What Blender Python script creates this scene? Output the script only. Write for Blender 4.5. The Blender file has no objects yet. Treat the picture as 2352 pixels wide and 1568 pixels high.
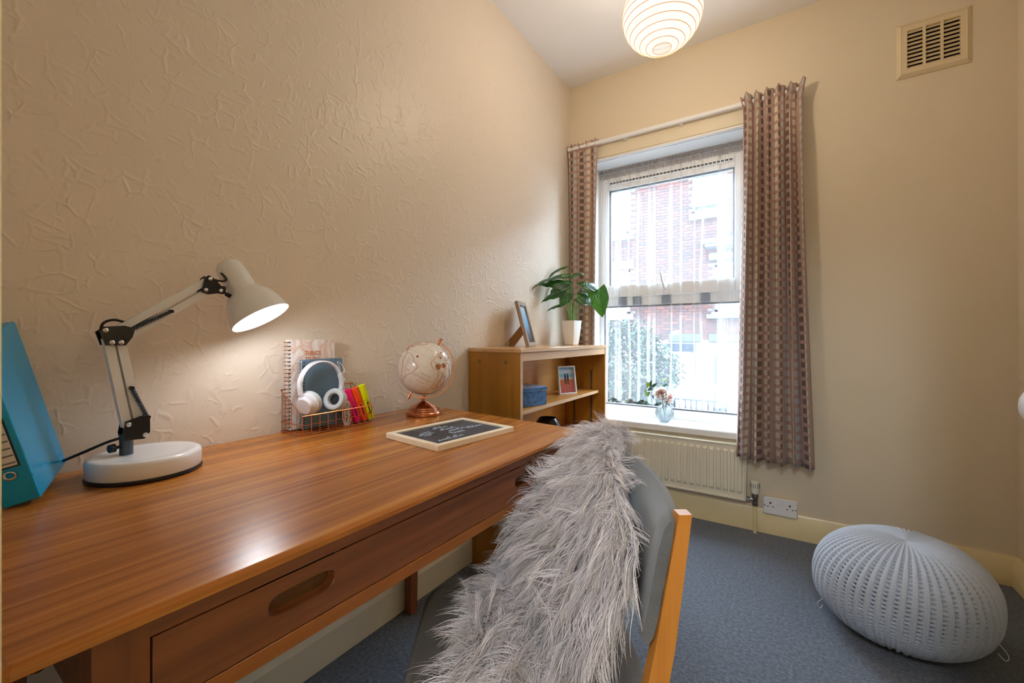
import bpy, bmesh, math, random
import numpy as np
from mathutils import Vector, Matrix, Euler
random.seed(7)
np.random.seed(7)
scene = bpy.context.scene
COL = scene.collection
PI = math.pi

# ------------------------------------------------------------------ camera, sky, exposure
YAW = math.atan2(631, 968)
cd = bpy.data.cameras.new('camera')
cam = bpy.data.objects.new('camera', cd)
COL.objects.link(cam)
cam.location = (1.196, 0.0, 1.0)
cam.rotation_euler = (PI / 2, 0, YAW)
cd.sensor_width = 36.0
cd.lens = 36.0 * 968.0 / 2352.0
cd.shift_y = -10.0 / 2352.0
cd.clip_start = 0.01
scene.camera = cam
scene.view_settings.view_transform = 'Standard'
scene.view_settings.look = 'None'
scene.view_settings.gamma = 1.0
scene.view_settings.use_curve_mapping = False
scene.view_settings.exposure = 0.75
scene.cycles.max_bounces = 8
scene.cycles.diffuse_bounces = 5
scene.cycles.glossy_bounces = 3
scene.cycles.transparent_max_bounces = 12
scene.cycles.use_adaptive_sampling = True
scene.cycles.adaptive_threshold = 0.08
scene.cycles.sample_clamp_indirect = 6.0
scene.cycles.caustics_reflective = False
scene.cycles.caustics_refractive = False

SKY = 17.0
LANTERN = 13.0
LAMP_W = 1.3
HALL_FILL_W = 68.0
world = bpy.data.worlds.new('overcast_sky')
scene.world = world
world.use_nodes = True
bgn = world.node_tree.nodes['Background']
bgn.inputs['Color'].default_value = (0.66, 0.83, 1.0, 1)
bgn.inputs['Strength'].default_value = SKY

# daylight guide at the window opening (a portal: it emits nothing itself)
pl = bpy.data.lights.new('window_portal', 'AREA')
pl.shape = 'RECTANGLE'
pl.size = 0.92
pl.size_y = 1.66
pl.cycles.is_portal = True
po = bpy.data.objects.new('window_portal', pl)
COL.objects.link(po)
po.location = (0.59, 2.79, 1.30)
po.rotation_euler = (PI / 2, 0, PI)      # -Z of the lamp looks along -Y into the room
po.rotation_euler = (-PI / 2, 0, 0)

W = 2.528      # inner face of the window wall
RX = 1.974     # inner face of the right wall
H = 2.63       # ceiling
YB = 0.02      # inner face of the back wall, door opening in it
DT = 0.734     # desk top

# ------------------------------------------------------------------ mesh helpers
class MB:
    def __init__(s):
        s.v = []; s.f = []; s.uv = None
    def add(s, vs, fs):
        o = len(s.v)
        s.v.extend([tuple(p) for p in vs])
        s.f.extend([tuple(i + o for i in f) for f in fs])
        return s
    def box(s, x0, x1, y0, y1, z0, z1, b=0.0, M=None):
        c = ((x0 + x1) / 2, (y0 + y1) / 2, (z0 + z1) / 2)
        h = (abs(x1 - x0) / 2, abs(y1 - y0) / 2, abs(z1 - z0) / 2)
        b = min(b, min(h) * 0.95)
        vs = []; fs = []
        if b <= 0:
            for sx in (-1, 1):
                for sy in (-1, 1):
                    for sz in (-1, 1):
                        vs.append((c[0] + sx * h[0], c[1] + sy * h[1], c[2] + sz * h[2]))
            fs = [(0, 1, 3, 2), (4, 6, 7, 5), (0, 4, 5, 1), (2, 3, 7, 6), (0, 2, 6, 4), (1, 5, 7, 3)]
        else:
            idx = {}
            for sx in (-1, 1):
                for sy in (-1, 1):
                    for sz in (-1, 1):
                        sg = (sx, sy, sz)
                        for k in range(3):
                            p = [c[i] + sg[i] * (h[i] if i == k else h[i] - b) for i in range(3)]
                            idx[(sg, k)] = len(vs); vs.append(tuple(p))
            S = (-1, 1)
            for k in range(3):
                i, j = [(1, 2), (0, 2), (0, 1)][k]
                for q in S:
                    def g(a, d):
                        t = [0, 0, 0]; t[k] = q; t[i] = a; t[j] = d
                        return idx[(tuple(t), k)]
                    fs.append((g(-1, -1), g(1, -1), g(1, 1), g(-1, 1)))
            for j in range(3):
                k, l = [m for m in range(3) if m != j]
                for a in S:
                    for d in S:
                        t0 = [0, 0, 0]; t0[k] = a; t0[l] = d
                        t1 = list(t0); t0[j] = -1; t1[j] = 1
                        t0 = tuple(t0); t1 = tuple(t1)
                        fs.append((idx[(t0, k)], idx[(t1, k)], idx[(t1, l)], idx[(t0, l)]))
            for sx in S:
                for sy in S:
                    for sz in S:
                        fs.append(tuple(idx[((sx, sy, sz), k)] for k in range(3)))
        if M is not None:
            vs = [M @ Vector(p) for p in vs]
        return s.add(vs, fs)
    def tube(s, pts, r, n=8, caps=True, closed=False):
        pts = [Vector(p) for p in pts]
        m = len(pts)
        rs = r if isinstance(r, (list, tuple)) else [r] * m
        vs = []; fs = []
        up = None
        for i, p in enumerate(pts):
            if closed:
                t = pts[(i + 1) % m] - pts[i - 1]
            else:
                t = pts[min(i + 1, m - 1)] - pts[max(i - 1, 0)]
            if t.length < 1e-9:
                t = Vector((0, 0, 1))
            t.normalize()
            if up is None:
                up = Vector((0, 0, 1)) if abs(t.z) < 0.9 else Vector((1, 0, 0))
            a = up - t * up.dot(t)
            if a.length < 1e-6:
                a = Vector((1, 0, 0)) - t * t.x
                if a.length < 1e-6:
                    a = Vector((0, 1, 0))
            a.normalize(); up = a
            b = t.cross(a)
            for k in range(n):
                q = 2 * PI * k / n
                vs.append(p + a * (rs[i] * math.cos(q)) + b * (rs[i] * math.sin(q)))
        for i in range(m if closed else m - 1):
            for k in range(n):
                i2 = (i + 1) % m
                fs.append((i * n + k, i * n + (k + 1) % n, i2 * n + (k + 1) % n, i2 * n + k))
        if caps and not closed:
            fs.append(tuple(range(n - 1, -1, -1)))
            fs.append(tuple((m - 1) * n + k for k in range(n)))
        return s.add(vs, fs)
    def lathe(s, prof, n=32, M=None, cap0=True, cap1=True):
        vs = []; fs = []
        for (r, z) in prof:
            for k in range(n):
                q = 2 * PI * k / n
                vs.append(Vector((r * math.cos(q), r * math.sin(q), z)))
        m = len(prof)
        for i in range(m - 1):
            for k in range(n):
                fs.append((i * n + k, i * n + (k + 1) % n, (i + 1) * n + (k + 1) % n, (i + 1) * n + k))
        if cap0 and prof[0][0] > 1e-6: fs.append(tuple(range(n - 1, -1, -1)))
        if cap1 and prof[-1][0] > 1e-6: fs.append(tuple((m - 1) * n + k for k in range(n)))
        if M is not None: vs = [M @ p for p in vs]
        return s.add(vs, fs)
    def prism(s, poly, z0, z1, M=None):
        n = len(poly)
        vs = [Vector((p[0], p[1], z0)) for p in poly] + [Vector((p[0], p[1], z1)) for p in poly]
        fs = [tuple(range(n - 1, -1, -1)), tuple(range(n, 2 * n))]
        for k in range(n):
            fs.append((k, (k + 1) % n, n + (k + 1) % n, n + k))
        if M is not None: vs = [M @ p for p in vs]
        return s.add(vs, fs)
    def grid(s, fn, nu, nv, uvfn=None, closed_u=False):
        vs = [fn(i / (nu if closed_u else nu - 1), j / (nv - 1)) for j in range(nv) for i in range(nu)]
        fs = []
        for j in range(nv - 1):
            for i in range(nu if closed_u else nu - 1):
                i2 = (i + 1) % nu
                fs.append((j * nu + i, j * nu + i2, (j + 1) * nu + i2, (j + 1) * nu + i))
        return s.add(vs, fs)
    def sphere(s, c, r, n=16, m=10, sc=(1, 1, 1)):
        prof = [(max(1e-4, math.sin(PI * j / m)) * r, -math.cos(PI * j / m) * r) for j in range(m + 1)]
        return s.lathe(prof, n, Matrix.Translation(c) @ Matrix.Diagonal((*sc, 1)))

def mesh_of(name, mb, recalc=True, smooth=True, ang=38):
    me = bpy.data.meshes.new(name)
    me.from_pydata([tuple(p) for p in mb.v], [], mb.f)
    if recalc:
        bm = bmesh.new(); bm.from_mesh(me)
        bmesh.ops.recalc_face_normals(bm, faces=bm.faces)
        bm.to_mesh(me); bm.free()
    if smooth:
        me.polygons.foreach_set('use_smooth', [True] * len(me.polygons))
        try: me.set_sharp_from_angle(angle=math.radians(ang))
        except Exception: pass
    me.update()
    return me

def obj(name, mb, m, parent=None, recalc=True, smooth=True, ang=38):
    me = mb if isinstance(mb, bpy.types.Mesh) else mesh_of(name, mb, recalc, smooth, ang)
    if m is not None and len(me.materials) == 0: me.materials.append(m)
    o = bpy.data.objects.new(name, me)
    COL.objects.link(o)
    if parent is not None: attach(o, parent)
    return o

def attach(o, parent):
    o.parent = parent
    if parent.type == 'EMPTY':
        o.matrix_parent_inverse = parent.matrix_basis.inverted()

def tag(o, label, cat, group=None, kind=None):
    o['label'] = label
    o['category'] = cat
    if group: o['group'] = group
    if kind: o['kind'] = kind
    return o

def thing(name, loc, label, cat, group=None, kind=None):
    o = bpy.data.objects.new(name, None)
    o.empty_display_size = 0.05
    o.location = loc
    COL.objects.link(o)
    return tag(o, label, cat, group, kind)

def text_mb(body, size, M, depth=0.0004, bold=0.0, align='LEFT'):
    cu = bpy.data.curves.new('lettering', 'FONT')
    cu.body = body; cu.size = size; cu.extrude = depth; cu.offset = bold; cu.align_x = align
    cu.resolution_u = 3
    o = bpy.data.objects.new('lettering', cu)
    COL.objects.link(o)
    bpy.context.view_layer.update()
    me = bpy.data.meshes.new_from_object(o.evaluated_get(bpy.context.evaluated_depsgraph_get()))
    mb = MB()
    mb.add([M @ v.co for v in me.vertices], [tuple(p.vertices) for p in me.polygons])
    bpy.data.objects.remove(o); bpy.data.curves.remove(cu); bpy.data.meshes.remove(me)
    return mb

def frame_M(o, ex, ey, ez):
    M = Matrix.Identity(4)
    for i in range(3):
        M[i][0] = ex[i]; M[i][1] = ey[i]; M[i][2] = ez[i]; M[i][3] = o[i]
    return M

def axis_M(o, z, xh=(1, 0, 0)):
    z = Vector(z).normalized(); x = Vector(xh); x = (x - z * x.dot(z))
    if x.length < 1e-5: x = Vector((0, 1, 0)) - z * z.y
    x.normalize(); y = z.cross(x)
    return frame_M(o, x, y, z)

def catmull(pts, k=8, closed=False):
    P = [Vector(p) for p in pts]; out = []
    n = len(P)
    for i in range(n if closed else n - 1):
        if closed: a, b, c, d = P[i - 1], P[i], P[(i + 1) % n], P[(i + 2) % n]
        else: a, b, c, d = P[max(i - 1, 0)], P[i], P[i + 1], P[min(i + 2, n - 1)]
        for j in range(k):
            t = j / k
            out.append(0.5 * ((2 * b) + (c - a) * t + (2 * a - 5 * b + 4 * c - d) * t * t + (3 * b - a - 3 * c + d) * t ** 3))
    if not closed: out.append(P[-1])
    return out

# ------------------------------------------------------------------ material helpers
def srgb(r, g, b):
    f = lambda c: (c / 255 / 12.92) if c / 255 <= 0.04045 else ((c / 255 + 0.055) / 1.055) ** 2.4
    return (f(r), f(g), f(b), 1)

class NT:
    def __init__(s, name):
        s.m = bpy.data.materials.new(name); s.m.use_nodes = True
        s.t = s.m.node_tree; s.b = s.t.nodes['Principled BSDF']; s.out = s.t.nodes['Material Output']
    def n(s, typ, props=None, **ins):
        nd = s.t.nodes.new(typ)
        for k, v in (props or {}).items(): setattr(nd, k, v)
        for k, v in ins.items():
            key = int(k[1:]) if k[0] == 'i' and k[1:].isdigit() else k.replace('_', ' ')
            s.set(nd.inputs[key], v)
        return nd
    def set(s, sock, v):
        if isinstance(v, bpy.types.NodeSocket): s.t.links.new(v, sock)
        elif isinstance(v, bpy.types.Node): s.t.links.new(v.outputs[0], sock)
        else: sock.default_value = v
    def p(s, **ins):
        for k, v in ins.items(): s.set(s.b.inputs[k.replace('_', ' ')], v)
        return s
    def math(s, op, a, b=None, c=None):
        nd = s.t.nodes.new('ShaderNodeMath'); nd.operation = op
        s.set(nd.inputs[0], a)
        if b is not None: s.set(nd.inputs[1], b)
        if c is not None: s.set(nd.inputs[2], c)
        return nd.outputs[0]
    def coord(s, which='Object'):
        return s.n('ShaderNodeTexCoord').outputs[which]
    def mapping(s, vec, scale=(1, 1, 1), rot=(0, 0, 0), loc=(0, 0, 0)):
        nd = s.n('ShaderNodeMapping'); s.set(nd.inputs['Vector'], vec)
        nd.inputs['Scale'].default_value = scale; nd.inputs['Rotation'].default_value = rot; nd.inputs['Location'].default_value = loc
        return nd.outputs[0]
    def noise(s, vec, scale=5, detail=3, rough=0.5, dist=0.0):
        nd = s.n('ShaderNodeTexNoise'); s.set(nd.inputs['Vector'], vec)
        nd.inputs['Scale'].default_value = scale; nd.inputs['Detail'].default_value = detail
        nd.inputs['Roughness'].default_value = rough; nd.inputs['Distortion'].default_value = dist
        return nd
    def ramp(s, fac, stops, interp='LINEAR'):
        nd = s.n('ShaderNodeValToRGB'); s.set(nd.inputs[0], fac)
        cr = nd.color_ramp; cr.interpolation = interp
        while len(cr.elements) < len(stops): cr.elements.new(0.5)
        for e, (p_, c_) in zip(cr.elements, stops): e.position = p_; e.color = c_
        return nd.outputs[0]
    def mix(s, fac, a, b, blend='MIX'):
        nd = s.t.nodes.new('ShaderNodeMix'); nd.data_type = 'RGBA'; nd.blend_type = blend
        s.set(nd.inputs[0], fac); s.set(nd.inputs[6], a); s.set(nd.inputs[7], b)
        return nd.outputs[2]
    def bump(s, h, strength=0.3, dist=0.002):
        nd = s.n('ShaderNodeBump'); s.set(nd.inputs['Height'], h)
        nd.inputs['Strength'].default_value = strength; nd.inputs['Distance'].default_value = dist
        s.set(s.b.inputs['Normal'], nd.outputs[0])
        return nd
    def surf(s, sh): s.t.links.new(sh.outputs[0] if isinstance(sh, bpy.types.Node) else sh, s.out.inputs['Surface'])

def plain(name, col, rough=0.5, metal=0.0, var=0.06, nscale=30, bump=0.0, spec=0.5, **kw):
    k = NT(name)
    co = k.coord()
    nz = k.noise(co, nscale, 3)
    dark = tuple(c * (1 - var) for c in col[:3]) + (1,)
    lite = tuple(min(1, c * (1 + var)) for c in col[:3]) + (1,)
    k.p(Base_Color=k.mix(nz.outputs[0], dark, lite), Roughness=rough, Metallic=metal)
    k.b.inputs['Specular IOR Level'].default_value = spec
    if bump: k.bump(nz.outputs[0], bump, 0.001)
    for a, b in kw.items(): k.set(k.b.inputs[a.replace('_', ' ')], b)
    return k.m

def wood(name, dark, mid, light, axis='y', rough=0.3, streak=55, along=2.2, coat=0.0, bump=0.08, contrast=(0.3, 0.5, 0.72)):
    k = NT(name)
    co = k.coord()
    sc = {'x': (along, streak, streak), 'y': (streak, along, streak), 'z': (streak, streak, along)}[axis]
    big = {'x': (0.6, 6, 6), 'y': (6, 0.6, 6), 'z': (6, 6, 0.6)}[axis]
    fine = {'x': (9, 320, 320), 'y': (320, 9, 320), 'z': (320, 320, 9)}[axis]
    n1 = k.noise(k.mapping(co, sc), 1.0, 4, 0.6, 0.4)
    n2 = k.noise(k.mapping(co, big), 1.0, 3, 0.5, 0.6)
    n3 = k.noise(k.mapping(co, fine), 1.0, 2, 0.5)
    h = k.math('ADD', k.math('MULTIPLY', n1.outputs[0], 0.6), k.math('MULTIPLY', n2.outputs[0], 0.4))
    c = k.ramp(h, [(contrast[0], dark), (contrast[1], mid), (contrast[2], light)])
    c = k.mix(k.math('MULTIPLY', n3.outputs[0], 0.22), c, dark, 'MIX')
    k.p(Base_Color=c, Roughness=k.math('MULTIPLY_ADD', n2.outputs[0], 0.12, rough - 0.06))
    if coat: k.p(Coat_Weight=coat, Coat_Roughness=0.12)
    k.bump(n3.outputs[0], bump, 0.0006)
    return k.m
# ------------------------------------------------------------------ materials
CREAM = srgb(228, 213, 188)
def m_paint(name, col, rough=0.5, emboss=False):
    k = NT(name)
    co = k.coord()
    nz = k.noise(co, 3.0, 3)
    k.p(Base_Color=k.mix(nz.outputs[0], tuple(c * 0.965 for c in col[:3]) + (1,), col), Roughness=rough)
    if emboss:
        hs = []
        for i, (sc, warp, off) in enumerate((((1, 27, 19), 0.55, 0.0), ((1, 16, 25), 0.7, 3.7))):
            wv = k.noise(k.mapping(co, (1, 1, 1), loc=(off, off, off)), 9.0, 2)
            v = k.n('ShaderNodeVectorMath', {'operation': 'MULTIPLY_ADD'})
            k.set(v.inputs[0], wv.outputs[1]); v.inputs[1].default_value = (0, warp * 0.12, warp * 0.12)
            k.set(v.inputs[2], k.mapping(co, (0.0, 1, 1), loc=(off, 0.31 * off, 0)))
            vo = k.n('ShaderNodeTexVoronoi', {'feature': 'DISTANCE_TO_EDGE', 'voronoi_dimensions': '3D'})
            k.set(vo.inputs['Vector'], k.mapping(v.outputs[0], sc)); vo.inputs['Scale'].default_value = 1.0
            vo.inputs['Randomness'].default_value = 1.0
            ridge = k.n('ShaderNodeMapRange', {'interpolation_type': 'SMOOTHSTEP'})
            k.set(ridge.inputs[0], vo.outputs[0]); ridge.inputs[1].default_value = 0.0; ridge.inputs[2].default_value = 0.12
            ridge.inputs[3].default_value = 1.0; ridge.inputs[4].default_value = 0.0
            mk = k.noise(k.mapping(co, (1, 1, 1), loc=(off * 2, 1.3, off)), 17.0, 2)
            m2 = k.n('ShaderNodeMapRange', {'interpolation_type': 'SMOOTHSTEP'})
            k.set(m2.inputs[0], mk.outputs[0]); m2.inputs[1].default_value = 0.50; m2.inputs[2].default_value = 0.60
            hs.append(k.math('MULTIPLY', ridge.outputs[0], m2.outputs[0]))
        h = k.math('MAXIMUM', hs[0], k.math('MULTIPLY', hs[1], 0.8))
        fine = k.noise(k.mapping(co, (1, 1, 0.55)), 70.0, 3, 0.6, 1.2)
        h = k.math('ADD', h, k.math('MULTIPLY', fine.outputs[0], 0.45))
        k.bump(h, 0.36, 0.0030)
    else:
        f2 = k.noise(co, 60.0, 3)
        k.bump(f2.outputs[0], 0.08, 0.001)
    return k.m

M_wall = m_paint('cream_matt_paint', CREAM, 0.55)
M_paper = m_paint('embossed_wallpaper_cream_paint', srgb(228, 214, 198), 0.42, True)
M_ceil = m_paint('white_ceiling_paint', srgb(240, 238, 240), 0.7)
M_gloss = plain('cream_gloss_paint', srgb(232, 214, 168), 0.28, var=0.05, nscale=12, bump=0.15)
M_glosswhite = plain('cream_white_eggshell', srgb(228, 216, 192), 0.4, var=0.03, nscale=10, bump=0.06)
M_white = plain('white_plastic', srgb(236, 236, 238), 0.35, var=0.01)
M_upvc = plain('white_window_frame', srgb(246, 248, 250), 0.3, var=0.01)
M_sill = plain('white_sill_gloss', srgb(238, 236, 234), 0.3, var=0.015, nscale=8)
M_black = plain('black_plastic', srgb(18, 19, 22), 0.35, var=0.1)
M_chrome = plain('chrome', srgb(205, 205, 208), 0.16, 1.0, var=0.02)
M_dark = plain('dark_recess', srgb(40, 32, 22), 0.8, var=0.1)

def m_carpet():
    k = NT('blue_grey_carpet')
    co = k.coord()
    n1 = k.noise(co, 420, 2, 0.6); n2 = k.noise(co, 90, 4, 0.7); n3 = k.noise(co, 2.2, 3)
    h = k.math('ADD', k.math('MULTIPLY', n1.outputs[0], 0.55), k.math('MULTIPLY', n2.outputs[0], 0.45))
    c = k.ramp(h, [(0.36, srgb(46, 50, 57)), (0.5, srgb(84, 90, 101)), (0.66, srgb(136, 144, 156))])
    c = k.mix(k.math('MULTIPLY', n3.outputs[0], 0.30), c, srgb(92, 94, 100), 'MIX')
    k.p(Base_Color=c, Roughness=0.95); k.b.inputs['Specular IOR Level'].default_value = 0.1
    k.p(Sheen_Weight=0.25)
    k.bump(h, 0.9, 0.004)
    return k.m
M_carpet = m_carpet()
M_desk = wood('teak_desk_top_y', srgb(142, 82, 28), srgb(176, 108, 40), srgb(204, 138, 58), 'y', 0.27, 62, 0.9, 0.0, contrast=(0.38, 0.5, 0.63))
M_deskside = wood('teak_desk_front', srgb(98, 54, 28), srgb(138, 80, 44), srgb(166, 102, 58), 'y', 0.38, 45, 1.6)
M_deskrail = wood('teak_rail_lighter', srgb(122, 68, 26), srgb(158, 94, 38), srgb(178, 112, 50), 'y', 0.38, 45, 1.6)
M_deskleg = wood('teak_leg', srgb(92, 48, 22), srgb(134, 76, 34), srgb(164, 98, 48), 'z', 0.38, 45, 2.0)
M_shelfside = wood('golden_shelf_upright', srgb(150, 98, 26), srgb(174, 118, 38), srgb(190, 134, 52), 'z', 0.34, 30, 1.2)
M_shelf = wood('golden_shelf_board', srgb(176, 116, 48), srgb(200, 140, 66), srgb(216, 160, 88), 'y', 0.32, 26, 1.2)
M_shelfedge = wood('pale_shelf_edge', srgb(196, 150, 98), srgb(212, 170, 122), srgb(224, 188, 146), 'y', 0.36, 26, 1.4)
M_chairwood = wood('beech_chair_post', srgb(168, 104, 36), srgb(196, 128, 52), srgb(212, 148, 74), 'z', 0.35, 40, 2)

# ------------------------------------------------------------------ room shell
b = MB().box(-0.12, RX + 0.12, -1.9, W + 0.3, -0.12, 0.0)
tag(obj('floor', b, M_carpet), 'blue-grey speckled fitted carpet covering the whole floor', 'floor', kind='structure')
b = MB().box(-0.12, RX + 0.12, -1.9, W + 0.3, H, H + 0.12)
tag(obj('ceiling', b, M_ceil), 'plain white painted ceiling above the paper lantern', 'ceiling', kind='structure')
b = MB().box(-0.12, 0.0, -1.9, W + 0.3, 0.0, H)
tag(obj('wall_left', b, M_paper), 'cream wall with embossed squiggle wallpaper behind the desk', 'wall', kind='structure')
b = MB().box(RX, RX + 0.12, -1.9, W + 0.3, 0.0, H)
tag(obj('wall_right', b, M_wall), 'cream painted wall at the right edge beside the pouf', 'wall', kind='structure')
OX0, OX1, OZ0, OZ1 = 0.14, 1.03, 0.49, 2.107
b = MB()
b.box(0.0, OX0, W, W + 0.3, 0.0, H).box(OX1, RX, W, W + 0.3, 0.0, H)
b.box(OX0, OX1, W, W + 0.3, 0.0, OZ0 - 0.03).box(OX0, OX1, W, W + 0.3, OZ1, H)
tag(obj('wall_far', b, M_wall, smooth=False), 'smooth cream wall holding the window, radiator and vent', 'wall', kind='structure')
# plastered white reveal lining
b = MB()
b.box(OX0, OX0 + 0.006, W + 0.001, W + 0.17, OZ0, OZ1).box(OX1 - 0.006, OX1, W + 0.001, W + 0.17, OZ0, OZ1)
b.box(OX0, OX1, W + 0.001, W + 0.17, OZ1 - 0.006, OZ1)
tag(obj('trim_1', b, M_sill, smooth=False), 'white painted lining inside the window recess', 'trim', kind='structure')
# flat cream head board between curtain rail and recess, with a white bead on its lower edge
b = MB().box(0.02, 1.16, W - 0.014, W + 0.002, OZ1, 2.205, 0.002)
t = tag(obj('trim_2', b, M_glosswhite), 'flat cream board above the window below the curtain rail', 'trim', kind='structure')
obj('bead', MB().box(0.02, 1.16, W - 0.022, W - 0.004, OZ1 - 0.006, OZ1 + 0.008, 0.003), M_white, t)
obj('bead', MB().box(0.02, 1.16, W - 0.018, W - 0.010, OZ1 + 0.012, OZ1 + 0.018, 0.002), M_glosswhite, t)

def skirting(name, p0, p1, nrm, h, label):
    """moulded board running p0 -> p1 on the floor, standing proud along nrm"""
    prof = [(0, 0), (0.020, 0), (0.020, h * 0.68), (0.0165, h * 0.73), (0.0165, h * 0.78), (0.012, h * 0.84), (0.011, h * 0.92), (0.006, h), (0, h)]
    p0 = Vector(p0); p1 = Vector(p1); nrm = Vector(nrm)
    mb = MB(); n = len(prof); seg = 24
    vs = []
    for i in range(seg + 1):
        c = p0.lerp(p1, i / seg)
        for (d, z) in prof:
            vs.append(c + nrm * d + Vector((0, 0, z)))
    fs = []
    for i in range(seg):
        for k in range(n):
            fs.append((i * n + k, i * n + (k + 1) % n, (i + 1) * n + (k + 1) % n, (i + 1) * n + k))
    fs += [tuple(range(n)), tuple(seg * n + k for k in range(n - 1, -1, -1))]
    mb.add(vs, fs)
    return tag(obj(name, mb, M_gloss), label, 'skirting board', kind='structure')
skirting('baseboard_far', (0.0, W, 0), (RX, W, 0), (0, -1, 0), 0.118, 'cream gloss skirting board along the window wall')
skirting('baseboard_right', (RX, 0.06, 0), (RX, W, 0), (-1, 0, 0), 0.118, 'cream gloss skirting board on the right wall by the pouf')
b = MB()
prof = [(0, 0), (0.022, 0), (0.022, 0.095), (0.006, 0.135), (0, 0.135)]
n = len(prof); vs = []; fs = []
for yy in (YB, W - 0.02):
    for d, z in prof: vs.append((d, yy, z))
for k in range(n): fs.append((k, (k + 1) % n, n + (k + 1) % n, n + k))
fs += [tuple(range(n)), tuple(range(2 * n - 1, n - 1, -1))]
b.add(vs, fs)
tag(obj('baseboard_left', b, M_glosswhite, smooth=False), 'cream chamfered skirting board under the desk', 'skirting board', kind='structure')

# back wall with the doorway the photograph is taken from, hallway beyond
JX0, JX1, JZ = 0.862, 1.655, 2.02
b = MB()
b.box(0.0, JX0 - 0.03, YB - 0.11, YB, 0, H).box(JX1 + 0.03, RX, YB - 0.11, YB, 0, H).box(JX0 - 0.03, JX1 + 0.03, YB - 0.11, YB, JZ + 0.03, H)
tag(obj('wall_back', b, M_wall, smooth=False), 'cream wall with the open doorway at the camera', 'wall', kind='structure')
b = MB()
b.box(JX0 - 0.03, JX0, YB - 0.115, YB + 0.005, 0, JZ).box(JX1, JX1 + 0.03, YB - 0.115, YB + 0.005, 0, JZ).box(JX0 - 0.03, JX1 + 0.03, YB - 0.115, YB + 0.005, JZ, JZ + 0.03)
b.box(JX0 - 0.065, JX0 - 0.004, YB, YB + 0.0184, 0, JZ + 0.06, 0.0015).box(JX1 + 0.004, JX1 + 0.065, YB, YB + 0.018, 0, JZ + 0.06, 0.005)
b.box(JX0 - 0.065, JX1 + 0.065, YB, YB + 0.018, JZ + 0.004, JZ + 0.065, 0.005)
tag(obj('trim_3', b, M_gloss, smooth=False), 'cream painted door frame at the left edge of the picture', 'trim', kind='structure')
b = MB().box(-0.12, RX + 0.12, -1.9, -1.8, 0, H)
tag(obj('wall_hall', b, M_wall), 'cream end wall of the hallway behind the doorway', 'wall', kind='structure')

# open door leaf on the right, only its knob reaches into the picture
hinge = Vector((1.652, YB + 0.03, 0)); free = Vector((1.500, 0.790, 0))
dx = (free - hinge).normalized(); dn = Vector((-dx.y, dx.x, 0))     # dn points to the room's left
MD = frame_M(hinge, dx, dn, Vector((0, 0, 1)))
Ld = (free - hinge).length
door = tag(obj('door_1', MB().box(0, Ld, -0.018, 0.018, 0.012, 1.985, 0.002, MD), M_gloss), 'cream painted door opened back along the right side', 'door', kind='structure')
for (z0, z1) in ((0.18, 0.82), (1.05, 1.85)):
    for (x0, x1) in ((0.10, Ld / 2 - 0.04), (Ld / 2 + 0.04, Ld - 0.10)):
        obj('panel', MB().box(x0, x1, -0.021, 0.021, z0, z1, 0.006, MD), M_gloss, door)
kz = 0.922
MK = MD @ Matrix.Translation((Ld - 0.068, 0.018, kz)) @ Matrix.Rotation(-PI / 2, 4, 'X')
kn = obj('knob', MB().lathe([(0.030, 0), (0.031, 0.004), (0.026, 0.008), (0.011, 0.012), (0.010, 0.032), (0.020, 0.040), (0.0265, 0.050), (0.028, 0.060), (0.025, 0.070), (0.016, 0.077), (0.0001, 0.079)], 32, MK), M_white, door)
kn['label'] = 'round white door knob'

# unseen globe lamp added in the hall as cool fill light through the doorway
hl = thing('hall_fill_lamp', (1.25, -1.05, H), 'unseen globe lamp added behind the camera as cool fill light', 'ceiling lamp')
obj('rose', MB().lathe([(0.05, 0), (0.05, -0.015), (0.012, -0.025)], 24, Matrix.Translation((1.25, -1.05, H))), M_white, hl)
obj('cord', MB().tube([(1.25, -1.05, H - 0.02), (1.25, -1.05, H - 0.20)], 0.003), M_white, hl)
kk = NT('hall_fill_glow'); em = kk.n('ShaderNodeEmission'); em.inputs['Color'].default_value = (0.76, 0.88, 1.0, 1); em.inputs['Strength'].default_value = HALL_FILL_W; kk.surf(em)
obj('fill_globe', MB().sphere((1.25, -1.05, H - 0.32), 0.13, 24, 16), kk.m, hl)

# ------------------------------------------------------------------ window
FY0, FY1 = W + 0.168, W + 0.23
gl = NT('window_glass')
tr = gl.n('ShaderNodeBsdfTransparent'); tr.inputs[0].default_value = (0.97, 0.985, 0.985, 1)
gs = gl.n('ShaderNodeBsdfGlossy'); gs.inputs['Roughness'].default_value = 0.02
mx = gl.n('ShaderNodeMixShader'); mx.inputs[0].default_value = 0.05
gl.t.links.new(tr.outputs[0], mx.inputs[1]); gl.t.links.new(gs.outputs[0], mx.inputs[2]); gl.surf(mx)
M_glass = gl.m
win = bpy.data.objects.new('window_1', None); win.location = (0.585, W + 0.2, 0.49); COL.objects.link(win)
tag(win, 'white plastic-framed window with a top opening sash behind net curtain', 'window', kind='structure')
b = MB()
b.box(OX0, 0.176, FY0, FY1, 0.495, OZ1, 0.003).box(0.985, OX1, FY0, FY1, 0.495, OZ1, 0.003)
b.box(0.176, 0.985, FY0, FY1, 2.035, OZ1, 0.003).box(0.176, 0.985, FY0, FY1, 0.495, 0.56, 0.003)
b.box(0.176, 0.985, FY0, FY1, 1.20, 1.275, 0.003)
obj('outer_frame', b, M_upvc, win)
b = MB()
z0, z1 = 1.262, 2.045
b.box(0.168, 0.212, FY0 - 0.016, FY1 - 0.012, z0, z1, 0.004).box(0.950, 0.993, FY0 - 0.016, FY1 - 0.012, z0, z1, 0.004)
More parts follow.
